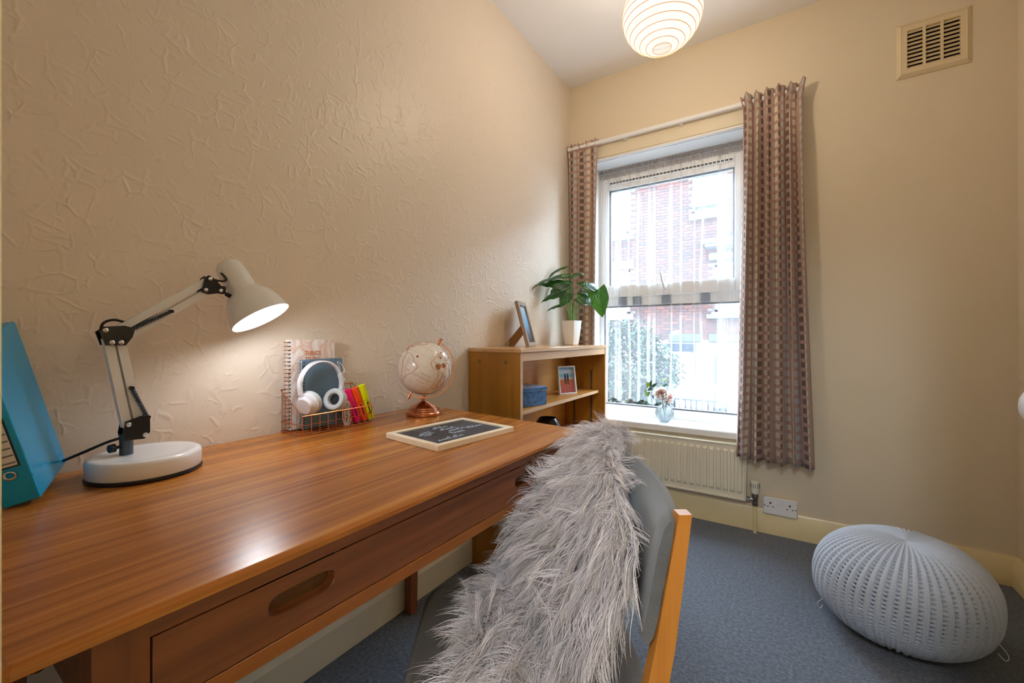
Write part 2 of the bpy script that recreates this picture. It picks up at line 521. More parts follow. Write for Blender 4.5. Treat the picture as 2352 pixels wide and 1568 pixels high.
b.box(0.212, 0.950, FY0 - 0.016, FY1 - 0.012, z1 - 0.08, z1, 0.002).box(0.212, 0.950, FY0 - 0.016, FY1 - 0.012, z0, z0 + 0.075, 0.002)
sash = obj('sash', b, M_upvc, win)
b = MB()
for (x0, x1, y0, y1) in ((0.210, 0.222, 1.333, 1.968), (0.940, 0.952, 1.333, 1.968)):
    b.box(x0, x1, FY0 - 0.004, FY0 + 0.01, y0, y1)
b.box(0.21, 0.952, FY0 - 0.004, FY0 + 0.01, 1.333, 1.342).box(0.21, 0.952, FY0 - 0.004, FY0 + 0.01, 1.958, 1.968)
M_gasket = plain('grey_rubber_gasket', srgb(90, 92, 98), 0.6)
obj('gasket', b, M_gasket, sash)
obj('pane', MB().box(0.19, 0.97, FY0 + 0.03, FY0 + 0.034, 1.30, 2.0), M_glass, sash)
hd = obj('window_handle', MB().box(0.56, 0.585, FY0 - 0.03, FY0 - 0.014, 1.276, 1.325, 0.004), M_white, sash)
obj('lever', MB().tube([(0.572, FY0 - 0.04, 1.30), (0.560, FY0 - 0.046, 1.345), (0.548, FY0 - 0.044, 1.40)], [0.009, 0.008, 0.006]), M_white, hd)
obj('pane', MB().box(0.17, 0.99, FY0 + 0.03, FY0 + 0.034, 0.55, 1.21), M_glass, win)
b = MB()
b.box(0.174, 0.184, FY0 - 0.001, FY0 + 0.012, 0.558, 1.202).box(0.977, 0.987, FY0 - 0.001, FY0 + 0.012, 0.558, 1.202)
b.box(0.174, 0.987, FY0 - 0.001, FY0 + 0.012, 1.194, 1.203).box(0.174, 0.987, FY0 - 0.001, FY0 + 0.012, 0.557, 0.566)
obj('gasket', b, M_gasket, win)
b = MB().box(0.22, 0.945, FY0 - 0.026, FY0 - 0.0155, 1.993, 2.018, 0.004)
tv = obj('trickle_vent', b, M_upvc, sash)
slot = mesh_of('slot', MB().box(-0.008, 0.008, -0.0015, 0.001, -0.005, 0.005))
slot.materials.append(M_gasket)
for i in range(34):
    o = obj('slot', slot, None, tv); o.location = (0.232 + i * 0.0212, FY0 - 0.0262, 2.005)
block = mesh_of('transom_block', MB().box(-0.028, 0.028, -0.005, 0.004, -0.026, 0.026, 0.004)); block.materials.append(plain('slate_grey_block', srgb(140, 150, 166), 0.5))  # slate grey blocks set along the transom
for x in (0.30, 0.395, 0.575, 0.795):
    o = obj('transom_block', block, None, win); o.location = (x, FY0 - 0.003, 1.232)

# window board
b = MB().box(0.08, 1.09, W - 0.024, W + 0.0, 0.458, 0.496, 0.006).box(OX0, OX1, W - 0.01, FY0 + 0.002, 0.458, 0.496, 0.004)
sl = tag(obj('window_sill', b, M_sill), 'white gloss window sill with a deep front lip above the radiator', 'window sill', kind='structure')

# ------------------------------------------------------------------ street outside
FB = 12.0
def fx(px):           # picture column -> x on the facade plane
    u = (px - 1176) / 968.0
    return 1.196 + FB * (-math.sin(YAW) + math.cos(YAW) * u) / (math.cos(YAW) + math.sin(YAW) * u)
def fz(px, py):
    u = (px - 1176) / 968.0
    return 1.0 + FB * ((774 - py) / 968.0) / (math.cos(YAW) + math.sin(YAW) * u)
M_street = plain('grey_pavement', srgb(70, 70, 72), 0.9, var=0.15, nscale=3)
tag(obj('ground', MB().box(-30, 30, 3.0, 30, -1.75, -1.6), M_street), 'grey street ground outside below the window', 'street', kind='structure')
house = thing('brick_house', (-1.7, FB, -1.6), 'red brick house with white windows across the street, seen through the net', 'building')
M_mortar = plain('pale_mortar', srgb(76, 68, 66), 0.9)
def m_farbrick():
    k = NT('red_brick_far'); co = k.coord()
    br = k.n('ShaderNodeTexBrick'); k.set(br.inputs['Vector'], k.mapping(co, (1, 1, 1), (PI / 2, 0, 0)))
    br.inputs['Color1'].default_value = srgb(60, 36, 31); br.inputs['Color2'].default_value = srgb(50, 32, 30); br.inputs['Mortar'].default_value = srgb(76, 68, 66)
    br.inputs['Scale'].default_value = 1.0; br.inputs['Brick Width'].default_value = 0.235; br.inputs['Row Height'].default_value = 0.083; br.inputs['Mortar Size'].default_value = 0.006
    k.p(Base_Color=br.outputs[0], Roughness=0.9); return k.m
M_farbrick = m_farbrick()
BX0, BX1, BZ0, BZ1 = -4.3, 0.9, 0.93, 5.45
obj('wall', MB().box(BX0, BX1, FB + 0.012, FB + 0.3, BZ0, BZ1), M_mortar, house)
b = MB().box(-16, BX0, FB, FB + 0.3, -1.6, 5.75).box(BX1, 12, FB, FB + 0.3, -1.6, 5.75).box(BX0, BX1, FB, FB + 0.3, BZ1, 5.75).box(BX0, BX1, FB, FB + 0.3, -1.6, BZ0)
M_render = plain('cream_render', srgb(96, 94, 92), 0.8)
obj('side_wall', MB().box(-16, BX0, FB, FB + 0.3, -1.6, 5.75).box(BX1, 12, FB, FB + 0.3, -1.6, 5.75).box(BX0, BX1, FB, FB + 0.3, BZ1, 5.75), M_farbrick, house)
obj('shop_wall', MB().box(BX0, BX1, FB, FB + 0.3, -1.6, BZ0), M_render, house)
obj('roof', MB().prism([(FB - 0.2, 5.75), (FB + 3.2, 7.4), (FB + 6.7, 5.75)], -16, 12, Matrix(((0, 0, 1, 0), (1, 0, 0, 0), (0, 1, 0, 0), (0, 0, 0, 1)))), plain('slate_roof', srgb(92, 94, 104), 0.7), house)
M_stone = plain('white_stone', srgb(118, 116, 112), 0.7)
M_hwin = plain('white_painted_sash', srgb(126, 128, 130), 0.4)
hp = NT('house_pane'); hp.p(Base_Color=srgb(34, 40, 48), Roughness=0.2); M_hpane = hp.m
M_blind = plain('pale_blind', srgb(84, 90, 98), 0.6)
def hwindow(xa, xb, za, zb, sill=True, lintel=False, tilt=False):
    f = obj('window', MB().box(xa, xa + 0.07, FB - 0.06, FB + 0.03, za, zb).box(xb - 0.07, xb, FB - 0.06, FB + 0.03, za, zb).box(xa, xb, FB - 0.06, FB + 0.03, zb - 0.07, zb).box(xa, xb, FB - 0.06, FB + 0.03, za, za + 0.07).box(xa, xb, FB - 0.07, FB + 0.03, (za + zb) / 2 - 0.035, (za + zb) / 2 + 0.035), M_hwin, house, smooth=False)
    obj('pane', MB().box(xa + 0.05, xb - 0.05, FB - 0.02, FB - 0.012, za + 0.05, (za + zb) / 2), M_blind, f)
    obj('pane', MB().box(xa + 0.05, xb - 0.05, FB - 0.02, FB - 0.012, (za + zb) / 2, zb - 0.05), M_blind, f)
    if sill: obj('sill', MB().box(xa - 0.08, xb + 0.10, FB - 0.12, FB + 0.02, za - 0.17, za, 0.01), M_stone, f)
    if lintel: obj('lintel', MB().box(xa - 0.08, xb + 0.12, FB - 0.04, FB + 0.02, zb + 0.03, zb + 0.26, 0.01), M_stone, f)
HW = [(fx(1386), fx(1447), fz(1420, 541), fz(1420, 395)), (fx(1592), fx(1660), fz(1625, 488), fz(1625, 398)),
      (fx(1388), fx(1447), fz(1420, 722), fz(1420, 622)), (fx(1643), fx(1712), fz(1675, 716), fz(1675, 606))]
hwindow(*HW[0]); hwindow(*HW[1]); hwindow(*HW[2], lintel=True); hwindow(*HW[3])
# top-hung light standing open on the upper right window
xa, xb, za, zb = HW[1]
obj('open_light', MB().box(xa - 0.01, xb + 0.01, -0.02, 0.02, -0.42, 0.0, 0.0, Matrix.Translation((0, FB - 0.09, (za + zb) / 2 + 0.02)) @ Matrix.Rotation(-0.32, 4, 'X')), M_hwin, house)
# porch hood, lantern box, shop front
xh0, xh1 = fx(1616), fx(1712)
obj('porch_hood', MB().box(xh0, xh1, FB - 0.55, FB + 0.01, fz(1660, 566), fz(1660, 553), 0.02), plain('lead_grey_hood', srgb(70, 74, 80), 0.6), house)
obj('hood_soffit', MB().box(xh0 + 0.1, xh1, FB - 0.5, FB + 0.01, fz(1660, 571), fz(1660, 566)), M_hwin, house)
obj('meter_box', MB().box(fx(1629), fx(1684), FB - 0.15, FB + 0.01, fz(1655, 598), fz(1655, 580), 0.04), plain('grey_box', srgb(84, 90, 98), 0.5), house)
obj('ledge', MB().box(fx(1624), fx(1712), FB - 0.14, FB + 0.01, fz(1655, 732), fz(1655, 721), 0.01), plain('dark_ledge', srgb(58, 64, 72), 0.6), house)
M_fascia = plain('slate_blue_fascia', srgb(38, 44, 52), 0.5)
obj('fascia', MB().box(fx(1536), fx(1610), FB - 0.05, FB + 0.02, fz(1572, 785), fz(1572, 766), 0.01), M_fascia, house)
obj('fascia', MB().box(fx(1628), fx(1712), FB - 0.05, FB + 0.02, fz(1665, 785), fz(1665, 766), 0.01), M_fascia, house)
obj('shop_window', MB().box(fx(1530), fx(1596), FB - 0.03, FB + 0.01, fz(1560, 806), fz(1560, 789)), M_hpane, house)
obj('shop_window', MB().box(fx(1646), fx(1712), FB - 0.03, FB + 0.01, fz(1675, 880), fz(1675, 819)), M_hpane, house)
obj('shop_window', MB().box(fx(1650), fx(1712), FB - 0.03, FB + 0.01, fz(1675, 810), fz(1675, 794)), M_hpane, house)
obj('pillar', MB().box(fx(1600), fx(1641), FB - 0.20, FB + 0.02, -1.6, fz(1620, 786), 0.03), M_stone, house)
dr = obj('house_door', MB().box(fx(1553), fx(1597), FB - 0.06, FB + 0.01, fz(1575, 945), fz(1575, 815)), M_hwin, house)
for (pa, pb, qa, qb) in ((1560, 1574, 825, 870), (1578, 1592, 825, 870), (1560, 1592, 882, 896)):
    obj('door_panel', MB().box(fx(pa), fx(pb), FB - 0.075, FB - 0.055, fz(1576, qb), fz(1576, qa), 0.01), M_hwin, dr)
# bricks: the 300 nearest the middle of the window one by one, the rest joined
def m_brick():
    k = NT('red_brick'); co = k.n('ShaderNodeObjectInfo')
    k.p(Base_Color=k.ramp(co.outputs['Random'], [(0.0, srgb(48, 31, 30)), (0.5, srgb(60, 34, 30)), (0.85, srgb(72, 40, 32)), (1.0, srgb(42, 31, 33))]), Roughness=0.9)
    k.bump(k.noise(k.coord(), 40, 3).outputs[0], 0.3, 0.004); return k.m
def m_brick_rest():
    k = NT('red_brick_joined'); gi = k.n('ShaderNodeNewGeometry')
    k.p(Base_Color=k.ramp(gi.outputs['Random Per Island'], [(0.0, srgb(48, 31, 30)), (0.5, srgb(60, 34, 30)), (0.85, srgb(72, 40, 32)), (1.0, srgb(42, 31, 33))]), Roughness=0.9); return k.m
bm_ = mesh_of('brick', MB().box(-0.1125, 0.1125, -0.006, 0.05, -0.0365, 0.0365, 0.003), smooth=False); bm_.materials.append(m_brick())
spots = []
row = 0; z = BZ0 + 0.042
while z < BZ1 - 0.04:
    x = BX0 + (0.1175 if row % 2 else 0.235)
    while x < BX1 - 0.1:
        if not any(a - 0.10 < x < c_ + 0.12 and zz - 0.18 < z < zt + 0.03 for a, c_, zz, zt in HW):
            spots.append((x, z))
        x += 0.235
    row += 1; z += 0.083
spots.sort(key=lambda p: abs(p[0] + 1.45) * 1.1 + abs(p[1] - 2.9) * 0.75)
for (x, z) in spots[:300]:
    o = obj('brick', bm_, None, house); o.location = (x, FB, z)
b = MB()
for (x, z) in spots[300:]: b.box(x - 0.1125, x + 0.1125, FB - 0.006, FB + 0.05, z - 0.0365, z + 0.0365)
o = obj('brickwork', b, m_brick_rest(), house, smooth=False); o['kind'] = 'stuff'
# railing in front of the house
rail = thing('street_railing', (fx(1625), FB - 1.2, -1.6), 'low iron railing in front of the white house door', 'railing')
M_iron = plain('blue_grey_iron', srgb(38, 44, 52), 0.5)
zt = fz(1625, 905); RYp = FB - 1.2
obj('top_rail', MB().box(-1.9, 0.8, RYp - 0.02, RYp + 0.02, zt - 0.03, zt), M_iron, rail)
obj('top_rail', MB().box(-1.9, 0.8, RYp - 0.02, RYp + 0.02, zt - 0.70, zt - 0.67), M_iron, rail)
barm = mesh_of('bar', MB().box(-0.012, 0.012, -0.012, 0.012, -0.36, 0.36)); barm.materials.append(M_iron)
for i in range(22):
    o = obj('bar', barm, None, rail); o.matrix_parent_inverse = rail.matrix_basis.inverted(); o.location = (-1.85 + i * 0.125, RYp, zt - 0.36)
# flowering bush
bush = thing('garden_bush', (-2.15, FB - 2.0, -1.6), 'large green bush with small lilac flowers outside the window', 'bush')
rng = random.Random(3)
b = MB(); fl = MB()
for i in range(9500):
    while True:
        p = Vector((rng.uniform(-1, 1), rng.uniform(-1, 1), rng.uniform(-1, 1)))
        if 0.35 < p.length < 1: break
    if p.length < 0.55 and rng.random() < 0.6: continue
    c = Vector((-1.95 + p.x * (1.15 + 0.12 * math.sin(7 * p.z)), FB - 2.2 + p.y * 0.9, 0.0 + p.z * 1.42))
    d = Vector((rng.uniform(-1, 1), rng.uniform(-1, 1), rng.uniform(-0.6, 0.8))).normalized()
    s_ = d.cross(Vector((0, 0, 1))); s_ = s_.normalized() if s_.length > 1e-3 else Vector((1, 0, 0))
    L = rng.uniform(0.10, 0.19)
    tgt = fl if rng.random() < 0.07 else b
    if tgt is fl: L *= 0.8
    tgt.add([c, c + d * L * 0.5 + s_ * L * 0.22, c + d * L, c + d * L * 0.5 - s_ * L * 0.22], [(0, 1, 2, 3)])
o = obj('foliage', b, plain('bush_leaf', srgb(36, 52, 38), 0.7, var=0.35, nscale=6), bush, recalc=False, smooth=False); o['kind'] = 'stuff'
o = obj('blossom', fl, plain('lilac_blossom', srgb(88, 70, 104), 0.7), bush, recalc=False, smooth=False); o['kind'] = 'stuff'
b = MB()
for i in range(7):
    q = i * 0.9; b.tube([(-1.95 + 0.1 * math.cos(q), FB - 2.2 + 0.1 * math.sin(q), -1.6), (-1.95 + 0.35 * math.cos(q), FB - 2.2 + 0.3 * math.sin(q), -0.6), (-1.95 + 0.7 * math.cos(q), FB - 2.2 + 0.6 * math.sin(q), 0.6)], [0.04, 0.03, 0.01], 6)
obj('trunk', b, plain('bush_bark', srgb(96, 78, 60), 0.9), bush)
# ------------------------------------------------------------------ desk
def offset_poly(poly, d):
    """inset a convex counter-clockwise polygon by d"""
    n = len(poly); out = []
    for i in range(n):
        p0 = Vector(poly[i - 1]); p1 = Vector(poly[i]); p2 = Vector(poly[(i + 1) % n])
        e1 = (p1 - p0).normalized(); e2 = (p2 - p1).normalized()
        n1 = Vector((-e1.y, e1.x)); n2 = Vector((-e2.y, e2.x))
        m = (n1 + n2); m = m / max(1e-6, m.dot(n1))
        out.append(tuple(p1 + m * d))
    return out
def loft(mb, rings):
    n = len(rings[0]); o = len(mb.v)
    for r in rings: mb.v.extend([tuple(p) for p in r])
    for i in range(len(rings) - 1):
        for k in range(n):
            mb.f.append((o + i * n + k, o + i * n + (k + 1) % n, o + (i + 1) * n + (k + 1) % n, o + (i + 1) * n + k))
    mb.f.append(tuple(o + k for k in range(n - 1, -1, -1)))
    mb.f.append(tuple(o + (len(rings) - 1) * n + k for k in range(n)))
    return mb

desk = thing('writing_desk', (0.34, 0.6, 0), 'long teak desk with one wide drawer against the wallpapered wall', 'desk')
poly = [(0.004, 0.057), (0.668, 0.057), (0.674, 0.063), (0.697, 1.122), (0.690, 1.133), (0.010, 1.207), (0.004, 1.203)]
rings = [[(x, y, 0.712) for x, y in offset_poly(poly, 0.024)], [(x, y, 0.7225) for x, y in poly], [(x, y, 0.729) for x, y in offset_poly(poly, 0.001)], [(x, y, DT) for x, y in offset_poly(poly, 0.006)]]
obj('desk_top', loft(MB(), rings), M_desk, desk, ang=12)
eyd = Vector((0.0215, 1, 0)).normalized(); exd = Vector((eyd.y, -eyd.x, 0))
MF = frame_M(Vector((0.652, 0.057, 0)), exd, eyd, Vector((0, 0, 1)))      # local x outwards from the front, y along it
def fbox(mb, *a): return mb.box(*a, M=MF)
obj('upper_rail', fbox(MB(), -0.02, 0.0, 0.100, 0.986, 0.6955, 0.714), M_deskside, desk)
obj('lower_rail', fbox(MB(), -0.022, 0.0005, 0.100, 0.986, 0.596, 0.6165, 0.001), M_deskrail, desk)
def slot_block(mb, s0, s1, z0, z1, sc, zc, hw, hh, dep):
    N = 40; st = []; outr = []
    for k in range(N):
        q = 2 * PI * k / N
        c, s_ = math.cos(q), math.sin(q)
        r = hh * 0.82
        e = 0.45
        x = hw * math.copysign(abs(c) ** e, c); z = hh * math.copysign(abs(s_) ** (0.75), s_)
        st.append((sc + x, zc + z))
        tx = ((s1 - sc) if x > 0 else (s0 - sc)) / x if abs(x) > 1e-9 else 1e9
        tz = ((z1 - zc) if z > 0 else (z0 - zc)) / z if abs(z) > 1e-9 else 1e9
        t_ = min(tx, tz)
        outr.append((sc + x * t_, zc + z * t_))
    ring = lambda pts, x: [MF @ Vector((x, a, b_)) for a, b_ in pts]
    R = [ring(outr, 0.0), ring(st, 0.0), ring([(sc + (a - sc) * 0.97, zc + (b_ - zc) * 0.93) for a, b_ in st], -0.002), ring([(sc + (a - sc) * 0.97, zc + (b_ - zc) * 0.93) for a, b_ in st], -dep)]
    o = len(mb.v)
    for r_ in R: mb.v.extend([tuple(p) for p in r_])
    for i in range(3):
        for k in range(N): mb.f.append((o + i * N + k, o + i * N + (k + 1) % N, o + (i + 1) * N + (k + 1) % N, o + (i + 1) * N + k))
    corners = [(s1, z1), (s0, z1), (s0, z0), (s1, z0)]
    for (a, b_) in corners:
        best = sorted(range(N), key=lambda k: (outr[k][0] - a) ** 2 + (outr[k][1] - b_) ** 2)[:2]
        if abs(best[0] - best[1]) in (1, N - 1):
            v = len(mb.v); mb.v.append(tuple(MF @ Vector((0, a, b_)))); mb.f.append((o + best[0], v, o + best[1]))
mb = MB()
dz0, dz1 = 0.6185, 0.6935
slots = ((0.262, 0.046), (0.812, 0.046))
edges = [0.103]
for sc, hw in slots: edges += [sc - hw - 0.02, sc + hw + 0.02]
edges.append(0.983)
for i in range(0, len(edges), 2): mb.box(edges[i], edges[i + 1], 0, 0, 0, 0) if False else mb.box(-0.018, 0.0, edges[i], edges[i + 1], dz0, dz1, 0.0, MF)
for sc, hw in slots:
    slot_block(mb, sc - hw - 0.02, sc + hw + 0.02, dz0, dz1, sc, 0.661, hw, 0.0145, 0.018)
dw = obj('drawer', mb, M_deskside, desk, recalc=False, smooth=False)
for sc, hw in slots:
    o = obj('finger_pull', MB().box(-0.032, -0.017, sc - hw - 0.012, sc + hw + 0.012, 0.640, 0.682, 0, MF), plain('slot_back_dark_teak', srgb(96, 62, 26), 0.6, var=0.3, nscale=60), dw)
    o['label'] = 'recessed oval finger pull'
def taper_leg(x, y, s0=0.021, s1=0.015, z1=0.712):
    return loft(MB(), [[(x + a * s, y + c * s, z) for a, c in ((-1, -1), (1, -1), (1, 1), (-1, 1))] for s, z in ((s1, 0.0), (s0, 0.45), (s0, z1))])
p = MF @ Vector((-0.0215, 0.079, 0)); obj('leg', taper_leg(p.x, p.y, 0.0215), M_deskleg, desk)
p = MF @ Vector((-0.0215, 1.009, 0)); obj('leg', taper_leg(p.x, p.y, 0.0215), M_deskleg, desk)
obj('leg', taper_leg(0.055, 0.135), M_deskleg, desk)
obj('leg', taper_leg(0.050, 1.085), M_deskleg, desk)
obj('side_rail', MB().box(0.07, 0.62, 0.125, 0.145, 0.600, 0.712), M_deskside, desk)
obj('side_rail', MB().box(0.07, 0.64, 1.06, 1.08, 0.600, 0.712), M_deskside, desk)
obj('back_rail', MB().box(0.04, 0.058, 0.15, 1.07, 0.600, 0.712), M_deskside, desk)
obj('drawer_box', MB().box(0.08, 0.60, 0.175, 1.04, 0.622, 0.688), plain('plain_ply', srgb(176, 140, 92), 0.6), desk)

# ------------------------------------------------------------------ bookcase
bk = thing('bookcase', (0.138, 1.96, 0), 'golden wood open bookcase between the desk and the window', 'bookcase')
SY0, SY1, SD, SH = 1.474, 2.455, 0.276, 0.953
yxz = Matrix(((1, 0, 0, 0), (0, 0, 1, 0), (0, 1, 0, 0), (0, 0, 0, 1)))   # prism polygon in x,z, extruded along y
side_poly = [(0.024, 0.0), (SD, 0.0), (SD, 0.934), (0.004, 0.934), (0.004, 0.150), (0.010, 0.135), (0.024, 0.10)]
ls = obj('side_panel', MB().prism(side_poly, SY0, SY0 + 0.018, yxz), M_shelfside, bk, smooth=False)
rs_ = obj('side_panel', MB().prism(side_poly, SY1 - 0.018, SY1, yxz), M_shelfside, bk, smooth=False)
obj('edge_strip', MB().box(SD - 0.001, SD + 0.001, SY0, SY0 + 0.018, 0.0, 0.934), M_shelfedge, ls)
obj('top_board', MB().box(0.004, SD + 0.006, SY0 - 0.006, SY1 + 0.006, 0.934, SH, 0.003), wood('bookcase_top_wood', srgb(190, 140, 84), srgb(206, 160, 106), srgb(218, 178, 130), 'y', 0.25, 26, 1.2, 0.3), bk)
obj('top_rail', MB().box(SD - 0.020, SD - 0.001, SY0 + 0.018, SY1 - 0.018, 0.898, 0.934, 0.001), M_shelfedge, bk)
obj('back_panel', MB().box(0.006, 0.012, SY0 + 0.01, SY1 - 0.01, 0.15, 0.934), M_shelf, bk)
for zt in (0.681, 0.452, 0.125):
    s_ = obj('shelf_board', MB().box(0.012, 0.240, SY0 + 0.019, SY1 - 0.019, zt - 0.017, zt, 0.001), M_shelf, bk)
    obj('edge_strip', MB().box(0.2395, 0.2415, SY0 + 0.019, SY1 - 0.019, zt - 0.0168, zt - 0.0002), M_shelfedge, s_)
obj('plinth', MB().box(0.20, 0.22, SY0 + 0.018, SY1 - 0.018, 0.0, 0.108), M_shelfside, bk)
scr = mesh_of('screw', MB().lathe([(0.0075, 0), (0.0075, -0.0012), (0.005, -0.0024), (0.0032, -0.0016), (0.0001, -0.001)], 16, Matrix.Rotation(-PI / 2, 4, 'X')))
scr.materials.append(plain('brass_screw', srgb(150, 128, 80), 0.35, 0.9))
for x, z in ((0.062, 0.895), (0.205, 0.895), (0.060, 0.045), (0.205, 0.045)):
    o = obj('screw', scr, None, bk); o.location = (x, SY0, z)
M_strip = plain('dull_brass_strip', srgb(136, 116, 84), 0.45, 0.8)
hole = mesh_of('strip_slot', MB().box(-0.0032, 0.0032, -0.0006, 0.0006, -0.0022, 0.0022)); hole.materials.append(M_dark)
for x in (0.075, 0.190):
    st = obj('shelf_strip', MB().box(x - 0.007, x + 0.007, SY1 - 0.0205, SY1 - 0.0175, 0.14, 0.80), M_strip, bk)
    for i in range(48):
        o = obj('strip_slot', hole, None, st); o.location = (x, SY1 - 0.0208, 0.16 + i * 0.0132)

# ------------------------------------------------------------------ radiator with valve
M_rad = plain('cream_radiator_enamel', srgb(232, 224, 202), 0.3, var=0.015, nscale=5)
rad = thing('radiator', (0.62, W - 0.045, 0.15), 'cream ribbed panel radiator under the window sill', 'radiator')
RX0, RX1, RZ0, RZ1, RYF = 0.20, 1.018, 0.152, 0.440, W - 0.052
obj('panel', MB().box(RX0, RX1, RYF, RYF + 0.010, RZ0, RZ1, 0.004), M_rad, rad)
obj('back_panel', MB().box(RX0 + 0.02, RX1 - 0.02, RYF + 0.030, RYF + 0.038, RZ0 + 0.01, RZ1 - 0.02, 0.003), M_rad, rad)
obj('top_grille', MB().box(RX0 - 0.002, RX1 + 0.002, RYF - 0.004, RYF + 0.042, RZ1 - 0.006, RZ1 + 0.003, 0.003), M_rad, rad)
for x in (RX0 - 0.004, RX1 - 0.004):
    obj('side_cover', MB().box(x, x + 0.008, RYF - 0.008, RYF + 0.040, RZ0 + 0.002, RZ1 + 0.002, 0.003), M_rad, rad)
obj('bottom_seam', MB().box(RX0, RX1, RYF - 0.007, RYF + 0.004, RZ0 + 0.004, RZ0 + 0.016, 0.003), M_rad, rad)
rib = MB()
w0, w1, d_ = 0.0125, 0.0085, 0.0085
z0, z1 = RZ0 + 0.036, RZ1 - 0.026
rib.add([(-w0, 0, z0), (w0, 0, z0), (w0, 0, z1), (-w0, 0, z1), (-w1, -d_, z0 + 0.016), (w1, -d_, z0 + 0.016), (w1, -d_, z1 - 0.012), (-w1, -d_, z1 - 0.012)],
        [(0, 1, 5, 4), (1, 2, 6, 5), (2, 3, 7, 6), (3, 0, 4, 7), (4, 5, 6, 7)])
ribm = mesh_of('rib', rib, smooth=False); ribm.materials.append(M_rad)
x = RX0 + 0.026
while x < RX1 - 0.018:
    o = obj('rib', ribm, None, rad); o.location = (x, RYF + 0.0005, 0); x += 0.0333
val = thing('radiator_valve', (1.058, W - 0.045, 0.0), 'white thermostatic valve on the pipe beside the radiator', 'valve')
vx, vy = 1.060, W - 0.045
MV = Matrix.Translation((vx, vy, 0))
obj('pipe', MB().tube([(vx, vy, 0.0), (vx, vy, 0.148)], 0.0078, 12), M_gloss, val)
obj('body', MB().lathe([(0.0095, 0.138), (0.013, 0.142), (0.013, 0.156), (0.010, 0.158), (0.011, 0.178), (0.015, 0.182), (0.015, 0.198), (0.012, 0.205)], 12, MV), plain('tarnished_nickel', srgb(128, 122, 116), 0.35, 0.9), val)
obj('tail', MB().tube([(vx - 0.046, vy, 0.170), (vx - 0.008, vy, 0.170)], [0.007, 0.007], 12).tube([(vx - 0.036, vy, 0.170), (vx - 0.022, vy, 0.170)], 0.011, 6), M_chrome, val)
hd = obj('thermostat_head', MB().lathe([(0.015, 0.202), (0.0165, 0.206), (0.0175, 0.218), (0.018, 0.225), (0.0195, 0.232), (0.0195, 0.258), (0.0175, 0.263), (0.006, 0.265), (0.0001, 0.265)], 24, MV), plain('ivory_valve_head', srgb(236, 230, 214), 0.4, var=0.01), val)
gr = mesh_of('grip', MB().box(-0.0016, 0.0016, -0.0008, 0.0022, -0.012, 0.012, 0.0005)); gr.materials.append(plain('grip_shadow_grey', srgb(150, 146, 134), 0.6))
for i in range(14):
    q = 2 * PI * i / 14
    o = obj('grip', gr, None, hd); o.location = (vx + 0.0195 * math.cos(q), vy + 0.0195 * math.sin(q), 0.245); o.rotation_euler = (0, 0, q - PI / 2)

# ------------------------------------------------------------------ double socket
so = thing('wall_socket', (1.165, W - 0.02, 0.105), 'white double power socket on the skirting beside the valve', 'socket')
SX0, SX1, SZ0, SZ1 = 1.096, 1.240, 0.106, 0.192
obj('back_box', MB().box(SX0 + 0.003, SX1 - 0.003, W - 0.024, W, SZ0 + 0.003, SZ1 - 0.003, 0.001), M_gloss, so)
SYF = W - 0.033
obj('face_plate', MB().box(SX0, SX1, SYF, W - 0.022, SZ0, SZ1, 0.003), M_white, so)
sxm = (SX0 + SX1) / 2
for i in (-1, 1):
    obj('rocker_switch', MB().box(sxm + i * 0.0075 - 0.005, sxm + i * 0.0075 + 0.005, SYF - 0.004, SYF + 0.002, 0.160, 0.180, 0.001), M_white, so)
    cx = sxm + i * 0.041
    obj('earth_slot', MB().box(cx - 0.0035, cx + 0.0035, SYF - 0.0006, SYF + 0.001, 0.159, 0.168), M_black, so)
    obj('pin_slot', MB().box(cx - 0.0145, cx - 0.0075, SYF - 0.0006, SYF + 0.001, 0.1435, 0.1475), M_black, so)
    obj('pin_slot', MB().box(cx + 0.0075, cx + 0.0145, SYF - 0.0006, SYF + 0.001, 0.1435, 0.1475), M_black, so)
    obj('fixing_screw', MB().lathe([(0.0032, 0), (0.0032, -0.001), (0.0001, -0.0012)], 12, Matrix.Translation((sxm + i * 0.0655, SYF, 0.149)) @ Matrix.Rotation(-PI / 2, 4, 'X')), M_chrome, so)

# ------------------------------------------------------------------ air vent
ve = thing('air_vent', (1.725, W, 2.27), 'cream louvred plastic air vent high on the window wall', 'vent')
M_vent = plain('cream_vent_plastic', srgb(226, 208, 172), 0.45, var=0.02)
VX0, VX1, VZ0, VZ1 = 1.608, 1.842, 2.150, 2.388
b = MB(); yb_, yf_ = W, W - 0.016
outer = [(VX0, VZ0), (VX1, VZ0), (VX1, VZ1), (VX0, VZ1)]
inn = [(VX0 + 0.014, VZ0 + 0.014), (VX1 - 0.014, VZ0 + 0.014), (VX1 - 0.014, VZ1 - 0.014), (VX0 + 0.014, VZ1 - 0.014)]
hol = [(VX0 + 0.034, VZ0 + 0.036), (VX1 - 0.034, VZ0 + 0.036), (VX1 - 0.034, VZ1 - 0.036), (VX0 + 0.034, VZ1 - 0.036)]
R = [[(x, yb_, z) for x, z in outer], [(x, yb_ - 0.004, z) for x, z in outer], [(x, yf_, z) for x, z in inn], [(x, yf_ + 0.0015, z) for x, z in offset_poly(inn, 0.0016)], [(x, yf_ + 0.0015, z) for x, z in hol], [(x, yb_ - 0.001, z) for x, z in hol]]
vs = [p for r_ in R for p in r_]; fs = []
for i in range(5):
    for k in range(4): fs.append((i * 4 + k, i * 4 + (k + 1) % 4, (i + 1) * 4 + (k + 1) % 4, (i + 1) * 4 + k))
obj('frame', b.add(vs, fs), M_vent, ve, smooth=False)
